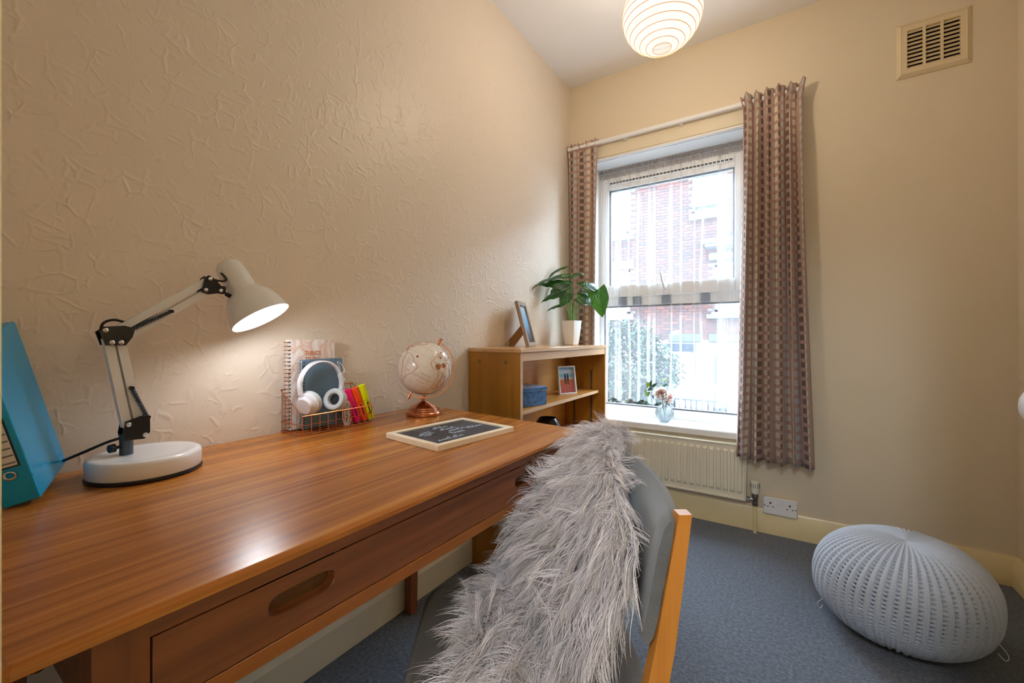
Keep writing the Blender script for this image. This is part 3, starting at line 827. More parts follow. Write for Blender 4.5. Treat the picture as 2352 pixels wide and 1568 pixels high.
obj('duct', MB().box(VX0 + 0.03, VX1 - 0.03, W - 0.0015, W - 0.0005, VZ0 + 0.03, VZ1 - 0.03), plain('dark_duct', srgb(30, 22, 10), 0.9), ve)
louv = mesh_of('louvre', MB().box(VX0 + 0.034, VX1 - 0.034, -0.0078, 0.0078, -0.0012, 0.0012, 0, Matrix.Rotation(math.radians(52), 4, 'X'))); louv.materials.append(M_vent)
for i in range(10):
    o = obj('louvre', louv, None, ve); o.location = (0, W - 0.0085, VZ0 + 0.038 + i * (VZ1 - VZ0 - 0.074) / 9.4)
for i in (1, 2):
    xx = VX0 + 0.034 + (VX1 - VX0 - 0.068) * i / 3
    obj('mullion', MB().box(xx - 0.0045, xx + 0.0045, yf_ + 0.0012, W - 0.003, VZ0 + 0.035, VZ1 - 0.035), M_vent, ve)

# ------------------------------------------------------------------ curtain rail and curtains
rl = thing('curtain_rail', (0.62, W - 0.04, 2.21), 'white curtain track running above the window', 'curtain rail')
obj('track', MB().box(0.01, 1.27, W - 0.052, W - 0.030, 2.196, 2.218, 0.003), M_white, rl)
for x in (0.06, 0.38, 0.70, 1.02, 1.22):
    obj('bracket', MB().box(x - 0.008, x + 0.008, W - 0.032, W, 2.188, 2.206, 0.002), M_white, rl)

def m_curtain():
    k = NT('checked_mauve_curtain_weave')
    uv = k.n('ShaderNodeUVMap', {'uv_map': 'cloth'}).outputs[0]
    sp = k.n('ShaderNodeSeparateXYZ'); k.set(sp.inputs[0], uv)
    pu, pv = 0.046, 0.0435
    iu = k.math('DIVIDE', sp.outputs[0], pu); iv = k.math('DIVIDE', sp.outputs[1], pv)
    fu = k.math('FRACT', iu); fv = k.math('FRACT', iv)
    sq = k.math('MULTIPLY', k.math('LESS_THAN', k.math('ABSOLUTE', k.math('SUBTRACT', fu, 0.5)), 0.29), k.math('LESS_THAN', k.math('ABSOLUTE', k.math('SUBTRACT', fv, 0.5)), 0.30))
    c3 = k.math('FRACT', k.math('DIVIDE', k.math('FLOOR', iu), 3.0))
    col = k.ramp(c3, [(0.0, srgb(222, 206, 180)), (0.2, srgb(88, 66, 60)), (0.5, srgb(184, 188, 194))], 'CONSTANT')
    fine = k.noise(k.mapping(uv, (900, 260, 1)), 1.0, 2)
    base = k.mix(fine.outputs[0], srgb(160, 132, 120), srgb(184, 156, 144))
    stripe = k.math('LESS_THAN', k.math('ABSOLUTE', k.math('SUBTRACT', fu, 0.5)), 0.29)
    base = k.mix(k.math('MULTIPLY', stripe, 0.35), base, srgb(186, 154, 140))
    col = k.mix(k.math('MULTIPLY', fine.outputs[0], 0.4), col, base)
    k.p(Base_Color=k.mix(sq, base, col), Roughness=0.85)
    k.b.inputs['Specular IOR Level'].default_value = 0.15
    k.p(Sheen_Weight=0.15)
    k.bump(fine.outputs[0], 0.15, 0.0006)
    return k.m
M_curtain = m_curtain()
def curtain(name, xt0, xt1, xb0, xb1, ztop, zbot, ytop, ybot, folds, amp, seed, label, roll):
    r = random.Random(seed)
    nu, nv = folds * 14 + 1, 64
    ph = [r.uniform(-0.5, 0.5) for _ in range(folds + 2)]
    am = [r.uniform(0.75, 1.25) for _ in range(folds + 2)]
    mb = MB(); P = np.zeros((nv, nu, 3))
    for j in range(nv):
        v = j / (nv - 1)
        z = ztop + (zbot - ztop) * v
        dd = ztop - z
        tz = min(1.0, dd / 0.075)
        pinch = 0.45 + 0.55 * (abs(tz - 0.95) if tz < 1 else min(1, (dd - 0.075) / 0.25)) if dd > 0.0 else 1
        spread = min(1.0, dd / (ztop - zbot))
        x0 = xt0 + (xb0 - xt0) * spread ** 1.6; x1 = xt1 + (xb1 - xt1) * spread ** 1.6
        yc = ytop + (ybot - ytop) * spread
        for i in range(nu):
            u = i / (nu - 1); k = u * folds; q = int(min(k, folds - 1)); w = k - q
            a_ = am[q] * (1 - w) + am[q + 1] * w; p_ = ph[q] * (1 - w) + ph[q + 1] * w
            A = amp * a_ * pinch * (0.8 + 0.5 * spread)
            th = 2 * PI * k + p_ * (0.6 + 0.9 * spread) + 0.5 * math.sin(3.1 * v + q)
            s_ = math.sin(th)
            yy = yc + A * math.copysign(abs(s_) ** 0.9, s_)
            xx = x0 + (x1 - x0) * u + 0.20 * (x1 - x0) / folds * math.sin(2 * th + 0.4) * min(1, dd / 0.2 + 0.2)
            if dd < 0.07: xx += 0.012 * (u - 0.5) * (1 - dd / 0.07) * 2; zz = z + 0.006 * math.sin(2 * th) + 0.004 * math.sin(th * 0.37)
            else: zz = z
            if v > 0.985: zz += 0.006 * math.sin(th * 0.5)
            P[j, i] = (xx, yy, zz)
    seg = np.linalg.norm(np.diff(P, axis=1), axis=2)
    cu_ = np.cumsum(seg[nv // 2]); cu_ = np.concatenate([[0], cu_])
    cu_ = cu_ * 1.0
    mb.v = [tuple(p) for p in P.reshape(-1, 3)]
    for j in range(nv - 1):
        for i in range(nu - 1): mb.f.append((j * nu + i, j * nu + i + 1, (j + 1) * nu + i + 1, (j + 1) * nu + i))
    me = mesh_of(name, mb, recalc=False, ang=80)
    uvl = me.uv_layers.new(name='cloth')
    vi = np.zeros(len(me.loops), dtype=np.int32); me.loops.foreach_get('vertex_index', vi)
    uvs = np.stack([cu_[vi % nu] + roll, (vi // nu) / (nv - 1) * (ztop - zbot)], axis=1).astype(np.float32)
    uvl.data.foreach_set('uv', uvs.ravel())
    root = thing(name, ((xt0 + xt1) / 2, ytop, ztop), label, 'curtain')
    o = obj('drape', me, M_curtain, root)
    md = o.modifiers.new('thickness', 'SOLIDIFY'); md.thickness = 0.0016
    b = MB()
    for q in range(folds):
        xx = xt0 + (xt1 - xt0) * (q + 0.5) / folds
        obj('curtain_hook', MB().tube([(xx, ytop + amp, ztop - 0.06), (xx, W - 0.041, ztop - 0.035), (xx, W - 0.041, ztop - 0.012)], 0.0016, 6), M_white, root)
    return root
curtain('patterned_curtain', 0.012, 0.205, 0.012, 0.190, 2.232, 0.40, W - 0.043, W - 0.036, 4, 0.014, 11, 'narrow checked mauve curtain at the left of the window behind the plant', 0.02)
curtain('patterned_curtain', 1.005, 1.262, 0.972, 1.305, 2.238, 0.385, W - 0.062, W - 0.100, 6, 0.034, 5, 'wide checked mauve curtain hanging at the right of the window', 0.0)

# net curtain: flat sheer stretches with narrow folded-over pleats
def m_net():
    k = NT('white_sheer_net')
    tr = k.n('ShaderNodeBsdfTransparent'); tr.inputs[0].default_value = (1, 1, 1, 1)
    tl = k.n('ShaderNodeBsdfTranslucent'); tl.inputs[0].default_value = (0.93, 0.93, 0.95, 1)
    df = k.n('ShaderNodeBsdfDiffuse'); df.inputs[0].default_value = (0.93, 0.93, 0.95, 1)
    m1 = k.n('ShaderNodeMixShader'); m1.inputs[0].default_value = 0.4
    k.t.links.new(tl.outputs[0], m1.inputs[1]); k.t.links.new(df.outputs[0], m1.inputs[2])
    nz = k.noise(k.mapping(k.coord(), (120, 1, 1.5)), 1.0, 2)
    m2 = k.n('ShaderNodeMixShader'); k.set(m2.inputs[0], k.math('MULTIPLY_ADD', nz.outputs[0], 0.07, 0.072))
    k.t.links.new(tr.outputs[0], m2.inputs[1]); k.t.links.new(m1.outputs[0], m2.inputs[2]); k.surf(m2)
    return k.m
rn = random.Random(21)
xs = [0.150]; ys = [0.0]
pleats = [0.175, 0.20, 0.262, 0.285, 0.345, 0.40, 0.47, 0.50, 0.60, 0.66, 0.735, 0.775, 0.86, 0.875, 0.915, 0.955, 0.985]
wid = [rn.uniform(0.008, 0.022) for _ in pleats]; wid[13] = wid[14] = 0.034; wid[15] = 0.028
for p_, w_ in zip(pleats, wid):
    y_ = rn.uniform(0.004, 0.010)
    xs += [p_ - 0.004, p_ + w_ * 0.6, p_ + w_, p_ + w_ * 0.5, p_, p_ + w_ * 0.5, p_ + w_ + 0.006]
    ys += [0.0, -y_ * 0.3, -y_, -y_ * 1.5, -y_ * 1.9, -y_ * 2.4, 0.002]
xs.append(1.022); ys.append(0.0)
prof2 = catmull([(a, c_, 0) for a, c_ in zip(xs, ys)], 3)
nu, nv = len(prof2), 40
wob = [rn.uniform(-1, 1) for _ in range(40)]
mb = MB()
ZT, ZB = 2.086, 0.592
for j in range(nv):
    v = j / (nv - 1)
    z = ZT + (ZB - ZT) * v
    for i, p_ in enumerate(prof2):
        u = (p_.x - 0.15) / 0.87
        w_ = wob[int(u * 38) % 40]
        dx_ = 0.010 * w_ * math.sin(2.4 * v * PI + 5 * u) * min(1, v * 5)
        gather = max(0, 1 - v / 0.045)
        yy = W + 0.148 + p_.y * (0.4 + 0.9 * v) + 0.004 * gather * math.sin(i * 2.1) + 0.004 * math.sin(u * 31 + v)
        zz = z + (0.012 * math.sin(u * 26 + wob[int(u * 20)]) + 0.010 * math.sin(u * 61)) * max(0, (v - 0.93) / 0.07) + 0.012 * u * 0
        zz += 0.004 * math.sin(i * 1.7) * gather
        mb.v.append((min(1.0225, max(0.148, p_.x + dx_)), yy, zz))
for j in range(nv - 1):
    for i in range(nu - 1): mb.f.append((j * nu + i, j * nu + i + 1, (j + 1) * nu + i + 1, (j + 1) * nu + i))
net = thing('net_curtain', (0.585, W + 0.148, ZT), 'sheer white net curtain hanging across the whole window', 'net curtain')
M_net = m_net()
obj('sheer', mb, M_net, net, recalc=False, ang=80)
b = MB()
nh = 1000
for j in range(5):
    for i in range(nh):
        u = i / (nh - 1)
        b.v.append((0.15 + 0.87 * u + 0.002 * math.sin(i * 0.63), W + 0.143 - 0.007 * math.sin(i * 0.52 + 0.8 * math.sin(i * 0.11)) * (0.5 + 0.5 * j / 4), ZT + 0.012 - j * 0.014 + 0.0035 * math.sin(i * 0.37) * (j in (0, 4))))
for j in range(4):
    for i in range(nh - 1): b.f.append((j * nh + i, j * nh + i + 1, (j + 1) * nh + i + 1, (j + 1) * nh + i))
hk = NT('net_heading_tape'); tr = hk.n('ShaderNodeBsdfTransparent'); df = hk.n('ShaderNodeBsdfDiffuse'); df.inputs[0].default_value = srgb(206, 198, 200)
m2 = hk.n('ShaderNodeMixShader'); m2.inputs[0].default_value = 0.4; hk.t.links.new(tr.outputs[0], m2.inputs[1]); hk.t.links.new(df.outputs[0], m2.inputs[2]); hk.surf(m2)
obj('gathered_heading', b, hk.m, net, recalc=False, ang=80)
obj('wire', MB().tube([(OX0 + 0.006, W + 0.146, ZT - 0.012), (OX1 - 0.006, W + 0.146, ZT - 0.012)], 0.002, 6), M_white, net)

# ------------------------------------------------------------------ paper lantern
LC = Vector((0.79, 1.69, 2.258)); LR = 0.148
lan = thing('paper_lantern', (LC.x, LC.y, H), 'round white paper lantern glowing on the ceiling', 'ceiling lamp')
kk = NT('glowing_rice_paper'); em = kk.n('ShaderNodeEmission'); em.inputs['Color'].default_value = (1.0, 0.95, 0.87, 1)
kk.set(em.inputs['Strength'], kk.math('MULTIPLY_ADD', kk.noise(kk.coord(), 26, 3).outputs[0], 0.10, 0.36))
trp = kk.n('ShaderNodeBsdfTransparent'); ads = kk.n('ShaderNodeAddShader')
trp.inputs[0].default_value = (0.5, 0.48, 0.44, 1)          # thin paper lets about half of the bulb's light through
kk.t.links.new(trp.outputs[0], ads.inputs[0]); kk.t.links.new(em.outputs[0], ads.inputs[1]); kk.surf(ads)
lb_ = bpy.data.lights.new('lantern_bulb_light', 'POINT'); lb_.energy = LANTERN; lb_.color = (1.0, 0.87, 0.69); lb_.shadow_soft_size = 0.045
lbo = bpy.data.objects.new('lantern_bulb_light', lb_); COL.objects.link(lbo); lbo.location = LC; attach(lbo, lan)
bands = 15; prof = []; ringz = []
a0, a1 = math.radians(13), math.radians(167)
for i in range(bands + 1):
    a = a0 + (a1 - a0) * i / bands
    ringz.append((LR * math.sin(a), -LR * 0.95 * math.cos(a)))
for i in range(bands):
    (r0, z0), (r1, z1) = ringz[i], ringz[i + 1]
    for s_ in range(4):
        t_ = s_ / 4
        bl = 0.0022 * math.sin(PI * t_)
        a = a0 + (a1 - a0) * (i + t_) / bands
        prof.append((r0 + (r1 - r0) * t_ + bl * math.sin(a), z0 + (z1 - z0) * t_ - bl * math.cos(a)))
prof.append(ringz[-1])
obj('paper_shade', MB().lathe(prof, 48, Matrix.Translation(LC), False, False), kk.m, lan, recalc=False, ang=20)
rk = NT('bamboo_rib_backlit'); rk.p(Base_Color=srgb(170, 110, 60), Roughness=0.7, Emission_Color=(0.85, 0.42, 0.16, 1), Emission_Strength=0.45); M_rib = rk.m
for (r_, z_) in ringz:
    obj('rib', MB().tube([(LC.x + (r_ + 0.0012) * math.cos(q), LC.y + (r_ + 0.0012) * math.sin(q), LC.z + z_ * 1.008) for q in [2 * PI * k / 48 for k in range(48)]], 0.0014, 5, closed=True), M_rib, lan)
obj('cord', MB().tube([(LC.x, LC.y, H), (LC.x, LC.y, LC.z + 0.10)], 0.003, 8), M_white, lan)
obj('ceiling_rose', MB().lathe([(0.042, 0), (0.042, -0.012), (0.014, -0.03)], 24, Matrix.Translation((LC.x, LC.y, H))), M_white, lan)
# ------------------------------------------------------------------ chair
MC = frame_M(Vector((0.505, 0.709, 0)), Vector((0.571, -0.821, 0)).normalized(), Vector((0.821, 0.571, 0)).normalized(), Vector((0, 0, 1)))
def m_fabric(name, c0, c1, sc=700):
    k = NT(name); co = k.coord()
    n1 = k.noise(co, sc, 2, 0.7); n2 = k.noise(co, 9, 3)
    h = k.math('ADD', k.math('MULTIPLY', n1.outputs[0], 0.7), k.math('MULTIPLY', n2.outputs[0], 0.3))
    wv = k.n('ShaderNodeTexWave'); k.set(wv.inputs['Vector'], k.mapping(co, (1, 1, 1), (0.5, 0.4, 0.8))); wv.inputs['Scale'].default_value = 260; wv.inputs['Distortion'].default_value = 1.0
    c = k.mix(h, c0, c1); c = k.mix(k.math('MULTIPLY', wv.outputs[1], 0.25), c, c0)
    k.p(Base_Color=c, Roughness=0.95, Sheen_Weight=0.3); k.b.inputs['Specular IOR Level'].default_value = 0.1
    k.bump(k.math('ADD', n1.outputs[0], wv.outputs[1]), 0.35, 0.001)
    return k.m
M_seat = m_fabric('charcoal_wool_weave', srgb(62, 58, 56), srgb(112, 106, 102))
M_back = m_fabric('grey_wool_weave', srgb(74, 75, 78), srgb(128, 130, 134))
ch_ = thing('dining_chair', MC @ Vector((0.215, 0.2, 0)), 'beech chair with charcoal fabric seat and back pushed up to the desk', 'chair')
def rrect(x0, x1, y0, y1, r, n=6):
    out = []
    for (cx, cy, q0) in ((x1 - r, y1 - r, 0), (x0 + r, y1 - r, PI / 2), (x0 + r, y0 + r, PI), (x1 - r, y0 + r, 1.5 * PI)):
        for k in range(n + 1):
            q = q0 + PI / 2 * k / n
            out.append((cx + r * math.cos(q), cy + r * math.sin(q)))
    return out
base = rrect(0.0, 0.435, 0.0, 0.41, 0.045)
rings = []
for ins, z in ((0.012, 0.392), (0.002, 0.400), (0.0, 0.415), (0.0, 0.430), (0.006, 0.440), (0.018, 0.447), (0.05, 0.453), (0.11, 0.457)):
    rings.append([MC @ Vector((0.2175 + (x - 0.2175) * (1 - ins / 0.2175), 0.205 + (y - 0.205) * (1 - ins / 0.205), z - 0.012 * max(0, (0.12 - y) / 0.12) ** 2)) for x, y in base])
obj('seat', loft(MB(), rings), M_seat, ch_, ang=60)
M_cw = M_chairwood
def cbox(*a, **k): return MB().box(*a, M=MC, **k)
obj('seat_frame', cbox(0.03, 0.405, 0.03, 0.05, 0.345, 0.393, b=0.003), M_cw, ch_)
obj('seat_frame', cbox(0.03, 0.405, 0.35, 0.37, 0.345, 0.393, b=0.003), M_cw, ch_)
for l in (0.0145, 0.4055): obj('side_rail', cbox(l - 0.0, l + 0.018, 0.03, 0.37, 0.345, 0.393, b=0.003), M_cw, ch_)
def post(l, w, prof):
    vs = []; n = len(prof)
    for (b0, b1, z) in prof:
        for (a, c) in ((l - w, b0), (l + w, b0), (l + w, b1), (l - w, b1)): vs.append(MC @ Vector((a, c, z)))
    fs = [(0, 1, 2, 3), tuple(4 * (n - 1) + k for k in (3, 2, 1, 0))]
    for i in range(n - 1):
        for k in range(4): fs.append((4 * i + k, 4 * i + (k + 1) % 4, 4 * i + 4 + (k + 1) % 4, 4 * i + 4 + k))
    return MB().add(vs, fs)
prp = [(0.375, 0.400, 0.0), (0.330, 0.364, 0.36), (0.333, 0.363, 0.46), (0.362, 0.388, 0.60), (0.393, 0.410, 0.772)]
obj('back_post', post(0.0, 0.011, prp), M_cw, ch_, smooth=False)
obj('back_post', post(0.434, 0.009, prp), M_cw, ch_, smooth=False)
prf = [(0.045, 0.068, 0.0), (0.03, 0.066, 0.39)]
obj('leg', post(0.025, 0.016, prf), M_cw, ch_, smooth=False)
obj('leg', post(0.410, 0.016, prf), M_cw, ch_, smooth=False)
# curved padded backrest
def brow(l): return 0.040 * (1 - ((l - 0.217) / 0.217) ** 2)
NL = 26; sec = [(-0.012, 0.606), (-0.016, 0.64), (-0.016, 0.73), (-0.011, 0.758), (-0.001, 0.768), (0.010, 0.764), (0.013, 0.74), (0.013, 0.64), (0.010, 0.608), (0.0, 0.600)]
mb = MB(); rings = []
for i in range(NL):
    l = -0.004 + 0.446 * i / (NL - 1)
    e = 1.0 if 0 < i < NL - 1 else 0.55
    rings.append([MC @ Vector((l, 0.355 + (z - 0.6) * 0.18 + brow(l) + d * e, 0.684 + (z - 0.684) * (1 if e == 1 else 0.94))) for d, z in sec])
obj('backrest', loft(mb, rings), M_back, ch_, ang=60)

# ------------------------------------------------------------------ fur throw
ROWS = [((0.01, 0.418, 0.752), (0.07, 0.428, 0.755)), ((0.01, 0.402, 0.772), (0.085, 0.410, 0.775)), ((0.01, 0.375, 0.768), (0.15, 0.382, 0.762)), ((0.01, 0.342, 0.735), (0.375, 0.360, 0.718)),
        ((0.0, 0.275, 0.665), (0.402, 0.342, 0.645)), ((0.01, 0.210, 0.570), (0.372, 0.295, 0.545)), ((0.04, 0.190, 0.490), (0.345, 0.255, 0.485)), ((0.11, 0.150, 0.469), (0.36, 0.17, 0.469)), ((0.20, 0.135, 0.466), (0.375, 0.10, 0.465))]
La = catmull([r_[0] for r_ in ROWS], 8); Ra = catmull([r_[1] for r_ in ROWS], 8)
def tsurf(u, v):
    f = v * (len(La) - 1); i = min(int(f), len(La) - 2); w = f - i
    a = La[i].lerp(La[i + 1], w); c = Ra[i].lerp(Ra[i + 1], w)
    p = a.lerp(c, u)
    p.y += 0.018 * math.sin(PI * u) * (1 - v)
    p.z += 0.018 * math.sin(PI * u) * math.sin(PI * min(1, v * 1.2)) * 0.6
    return MC @ p
th = thing('fur_throw', MC @ Vector((0.17, 0.3, 0.47)), 'long-haired pale grey faux fur throw draped over the chair back', 'throw')
def m_fur(name):
    k = NT(name)
    a = k.n('ShaderNodeVertexColor', {'layer_name': 'strand'})
    k.p(Base_Color=a.outputs[0], Roughness=0.42); k.b.inputs['Specular IOR Level'].default_value = 0.35
    k.p(Sheen_Weight=0.2)
    return k.m
obj('hide', MB().grid(lambda u, v: tsurf(u, v), 24, 60), plain('fur_backing', srgb(158, 146, 142), 0.9), th, recalc=False)
rg = np.random.RandomState(5)
NCL, PER, SEG = 2300, 17, 9
V = []; Fc = []; Cc = []
def basis(u, v):
    e = 0.012
    p = tsurf(u, v); du = tsurf(min(1, u + e), v) - tsurf(max(0, u - e), v); dv = tsurf(u, min(1, v + e)) - tsurf(u, max(0, v - e))
    du.normalize(); dv.normalize(); n = du.cross(dv); n.normalize()
    return p, du, dv, n
cen = tsurf(0.5, 0.5)
_, du0, dv0, n0 = basis(0.5, 0.45)
camv = Vector((1.196, 0, 1.0))
flip = 1 if n0.dot(camv - cen) > 0 else -1
vcount = 0
for cidx in range(NCL):
    u = rg.rand(); v = rg.rand() ** 0.95
    p, du, dv, n = basis(u, v); n = n * flip
    part = 0.42 - 0.10 * v
    side = (u - part) * 1.6
    flow = (dv * 0.75 + du * side * 1.1 + Vector(rg.normal(0, 0.34, 3)) ).normalized()
    if v < 0.16: flow = (dv * 0.6 + du * side * 0.8 + Vector(rg.normal(0, 0.3, 3))).normalized()
    L0 = 0.058 + 0.036 * rg.rand() ** 1.5
    if v < 0.34: L0 *= 0.55 + 0.45 * v / 0.34
    if u < 0.06 or u > 0.94 or v > 0.95: L0 *= 1.05
    curl = rg.normal(0, 0.95); curl_ax = (n * 0.7 + flow.cross(n) * rg.normal(0, 0.5)).normalized()
    lift = (0.50 + 0.25 * rg.rand()) * (1.0 if v > 0.34 else 0.30 + 0.70 * v / 0.34)
    tone = 0.62 + 0.38 * rg.rand(); warm = rg.rand()
    # guide
    g = [Vector((0, 0, 0))]; d = (flow * (1 - lift * 0.5) + n * lift).normalized()
    for s_ in range(SEG):
        t_ = (s_ + 1) / SEG
        d = (d + flow * 0.10 - n * 0.09 * t_ + Vector((0, 0, -0.085 * t_ * 1.6)) + curl_ax.cross(d) * curl * 0.22 * math.sin(t_ * 4.0)).normalized()
        g.append(g[-1] + d * (L0 / SEG))
    for k in range(PER):
        off = (du * rg.normal(0, 0.011) + dv * rg.normal(0, 0.011))
        conv = 0.55 + 0.42 * rg.rand()
        wig = rg.normal(0, 1, 3) * 0.0034; ph = rg.rand() * 6
        ls_ = 0.75 + 0.4 * rg.rand()
        w0 = 0.00050 + 0.00035 * rg.rand()
        sd = flow.cross(n) * math.cos(ph) + n * math.sin(ph) * 0.5; sd.normalize()
        tn = tone * (0.93 + 0.14 * rg.rand())
        col = (min(1, 0.93 * tn * (1 + 0.02 * warm)), 0.875 * tn, 0.89 * tn * (1.04 - 0.07 * warm), 1)
        for s_ in range(SEG + 1):
            t_ = s_ / SEG
            q = p + off * (1 - conv * t_) + g[s_] * ls_ + Vector(wig) * math.sin(t_ * 6 + ph) * t_ + n * 0.001
            wd = w0 * (1 - 0.85 * t_ ** 1.5)
            V.append(q + sd * wd); V.append(q - sd * wd)
            Cc.append(col); Cc.append(col)
        for s_ in range(SEG):
            a = vcount + 2 * s_
            Fc.append((a, a + 1, a + 3, a + 2))
        vcount += 2 * (SEG + 1)
me = bpy.data.meshes.new('fur')
me.from_pydata([tuple(p) for p in V], [], Fc)
me.polygons.foreach_set('use_smooth', [True] * len(me.polygons))
ca = me.color_attributes.new('strand', 'FLOAT_COLOR', 'POINT')
ca.data.foreach_set('color', np.array(Cc, dtype=np.float32).ravel())
me.update()
o = obj('fur', me, m_fur('pale_grey_fur'), th); o['kind'] = 'stuff'

# ------------------------------------------------------------------ knitted pouf
pf = thing('knitted_pouf', (1.515, 1.90, 0), 'round pale blue-grey chunky knitted pouf on the carpet', 'pouf')
NR = 54; PER = 11; nth = NR * PER; nph = 280; PR, PH = 0.233, 0.325
th_ = np.linspace(0, 2 * PI, nth, endpoint=False); ph_ = np.linspace(0.0008, PI - 0.03, nph)
TH, PHI = np.meshgrid(th_, ph_)
rr = PR * np.abs(np.sin(PHI)) ** 0.80
zz = PH / 2 + PH / 2 * np.sign(np.cos(PHI)) * np.abs(np.cos(PHI)) ** 0.88
zz = zz - 0.008 * np.exp(-(rr / 0.05) ** 2) * (PHI < 1)
xx = 1.505 + rr * np.cos(TH) + 0.028 * (zz / PH) ** 2; yy = 1.90 + rr * np.sin(TH) + 0.012 * (zz / PH) ** 2
fr = (TH * NR / (2 * PI)) % 1.0            # across one rib
arc = np.cumsum(np.sqrt(np.diff(rr[:, :1], axis=0, prepend=rr[:1, :1]) ** 2 + np.diff(zz[:, :1], axis=0, prepend=zz[:1, :1]) ** 2), axis=0)
ridge = np.exp(-((fr - 0.22) / 0.085) ** 2) + np.exp(-((fr - 0.42) / 0.085) ** 2)
gap = ((fr > 0.58) & (fr < 0.98)).astype(float)
rung = 0.5 + 0.5 * np.sin(2 * PI * (arc / 0.0125) + 2.2 * np.abs(fr - 0.78))
stitch = 0.5 + 0.5 * np.sin(2 * PI * arc / 0.0085 + np.where(fr < 0.32, 1.5, -1.5) * (fr - 0.32) * 8)
amp = np.clip(rr / 0.11, 0.12, 1.0)
disp = amp * (0.0065 * ridge * (0.86 + 0.14 * stitch) + gap * (0.0092 * rung - 0.0084) * np.clip(rr / 0.16, 0.0, 1))
nx = np.cos(TH) * np.abs(np.sin(PHI)); ny = np.sin(TH) * np.abs(np.sin(PHI)); nz = np.cos(PHI)
xx += nx * disp; yy += ny * disp; zz += nz * disp
zz = np.maximum(zz, 0.0015)
Vp = np.stack([xx, yy, zz], axis=2).reshape(-1, 3)
I = np.arange(nth); I2 = (I + 1) % nth
Fp = np.concatenate([np.stack([j * nth + I, (j + 1) * nth + I, (j + 1) * nth + I2, j * nth + I2], axis=1) for j in range(nph - 1)])
me = bpy.data.meshes.new('knit_cover')
me.from_pydata(Vp.tolist(), [], Fp.tolist()); me.polygons.foreach_set('use_smooth', [True] * len(me.polygons)); me.update()
kp = NT('pale_blue_grey_cotton_knit'); co = kp.coord(); nz_ = kp.noise(co, 500, 2)
kp.p(Base_Color=kp.mix(nz_.outputs[0], srgb(166, 173, 186), srgb(202, 208, 220)), Roughness=0.9, Sheen_Weight=0.25); kp.b.inputs['Specular IOR Level'].default_value = 0.1
kp.bump(nz_.outputs[0], 0.3, 0.001)
obj('knit_cover', me, kp.m, pf)
obj('lining', MB().lathe([(0.02, 0.003)] + [(PR * abs(math.sin(a)) ** 0.8 - 0.006, (PH - 0.012) / 2 - (PH / 2 - 0.014) * math.copysign(abs(math.cos(a)) ** 0.88, math.cos(a))) for a in [0.15 + 2.84 * k / 24 for k in range(25)]], 48, Matrix.Translation((1.512, 1.903, 0))), plain('grey_lining', srgb(110, 116, 130), 0.9), pf)
obj('yarn_end', MB().tube(catmull([(1.30, 1.80, 0.10), (1.285, 1.792, 0.085), (1.292, 1.79, 0.07), (1.30, 1.80, 0.078)], 5), 0.0012, 6), kp.m, pf)
obj('yarn_end', MB().tube(catmull([(1.70, 1.76, 0.13), (1.718, 1.752, 0.105), (1.712, 1.75, 0.09), (1.70, 1.76, 0.10)], 5), 0.0012, 6), kp.m, pf)

# ------------------------------------------------------------------ desk lamp
lp = thing('desk_lamp', (0.135, 0.305, DT), 'white jointed desk lamp, switched on, beside the blue file', 'lamp')
M_lampw = plain('white_gloss_enamel', srgb(226, 226, 228), 0.18, var=0.01)
M_lampb = plain('black_moulded_plastic', srgb(16, 20, 26), 0.28, var=0.1)
M_grey = plain('dark_grey_metal', srgb(74, 84, 96), 0.35, 0.5)
BCx, BCy = 0.138, 0.303
MBs = Matrix.Translation((BCx, BCy, DT))
obj('rubber_foot', MB().lathe([(0.080, 0.0), (0.0885, 0.001), (0.0895, 0.004), (0.0885, 0.008)], 56, MBs), M_black, lp)
obj('base', MB().lathe([(0.087, 0.0075), (0.088, 0.010), (0.088, 0.033), (0.0865, 0.038), (0.083, 0.0405), (0.076, 0.041), (0.064, 0.0385), (0.055, 0.0385), (0.0001, 0.0385)], 56, MBs), M_lampw, lp)
LX = 0.120
obj('stem', MB().tube([(LX, 0.277, DT + 0.038), (LX, 0.277, DT + 0.078)], 0.0105, 20), M_grey, lp)
obj('clamp_knob', MB().tube([(LX, 0.277, DT + 0.055), (LX + 0.004, 0.258, DT + 0.055)], 0.003, 8).tube([(LX + 0.004, 0.259, DT + 0.055), (LX + 0.006, 0.251, DT + 0.055)], 0.008, 12), M_black, lp)
yz = Matrix(((0, 0, 1, 0), (1, 0, 0, 0), (0, 1, 0, 0), (0, 0, 0, 1)))   # polygon in y,z, extruded along x
def plates(name, poly, half, screws):
    pr = obj(name, MB().prism(poly, LX + half, LX + half + 0.003, yz), M_lampb, lp, smooth=False)
    obj(name, MB().prism(poly, LX - half - 0.003, LX - half, yz), M_lampb, lp, smooth=False)
    for (y_, z_) in screws:
        obj('screw', MB().tube([(LX - half - 0.004, y_, z_), (LX + half + 0.004, y_, z_)], 0.0022, 8).lathe([(0.0042, 0), (0.0042, 0.002), (0.0022, 0.0035), (0.0001, 0.0038)], 12, Matrix.Translation((LX + half + 0.003, y_, z_)) @ Matrix.Rotation(PI / 2, 4, 'Y')), M_chrome, pr)
    return pr
plates('lower_bracket', [(0.270, 0.802), (0.300, 0.800), (0.309, 0.812), (0.309, 0.842), (0.296, 0.846), (0.272, 0.838), (0.268, 0.815)], 0.013, [(0.276, 0.832), (0.301, 0.808)])
plates('elbow_bracket', [(0.243, 0.985), (0.272, 0.984), (0.282, 1.000), (0.286, 1.017), (0.270, 1.022), (0.248, 1.020), (0.236, 1.010)], 0.014, [(0.243, 1.013), (0.252, 0.990), (0.265, 0.990)])
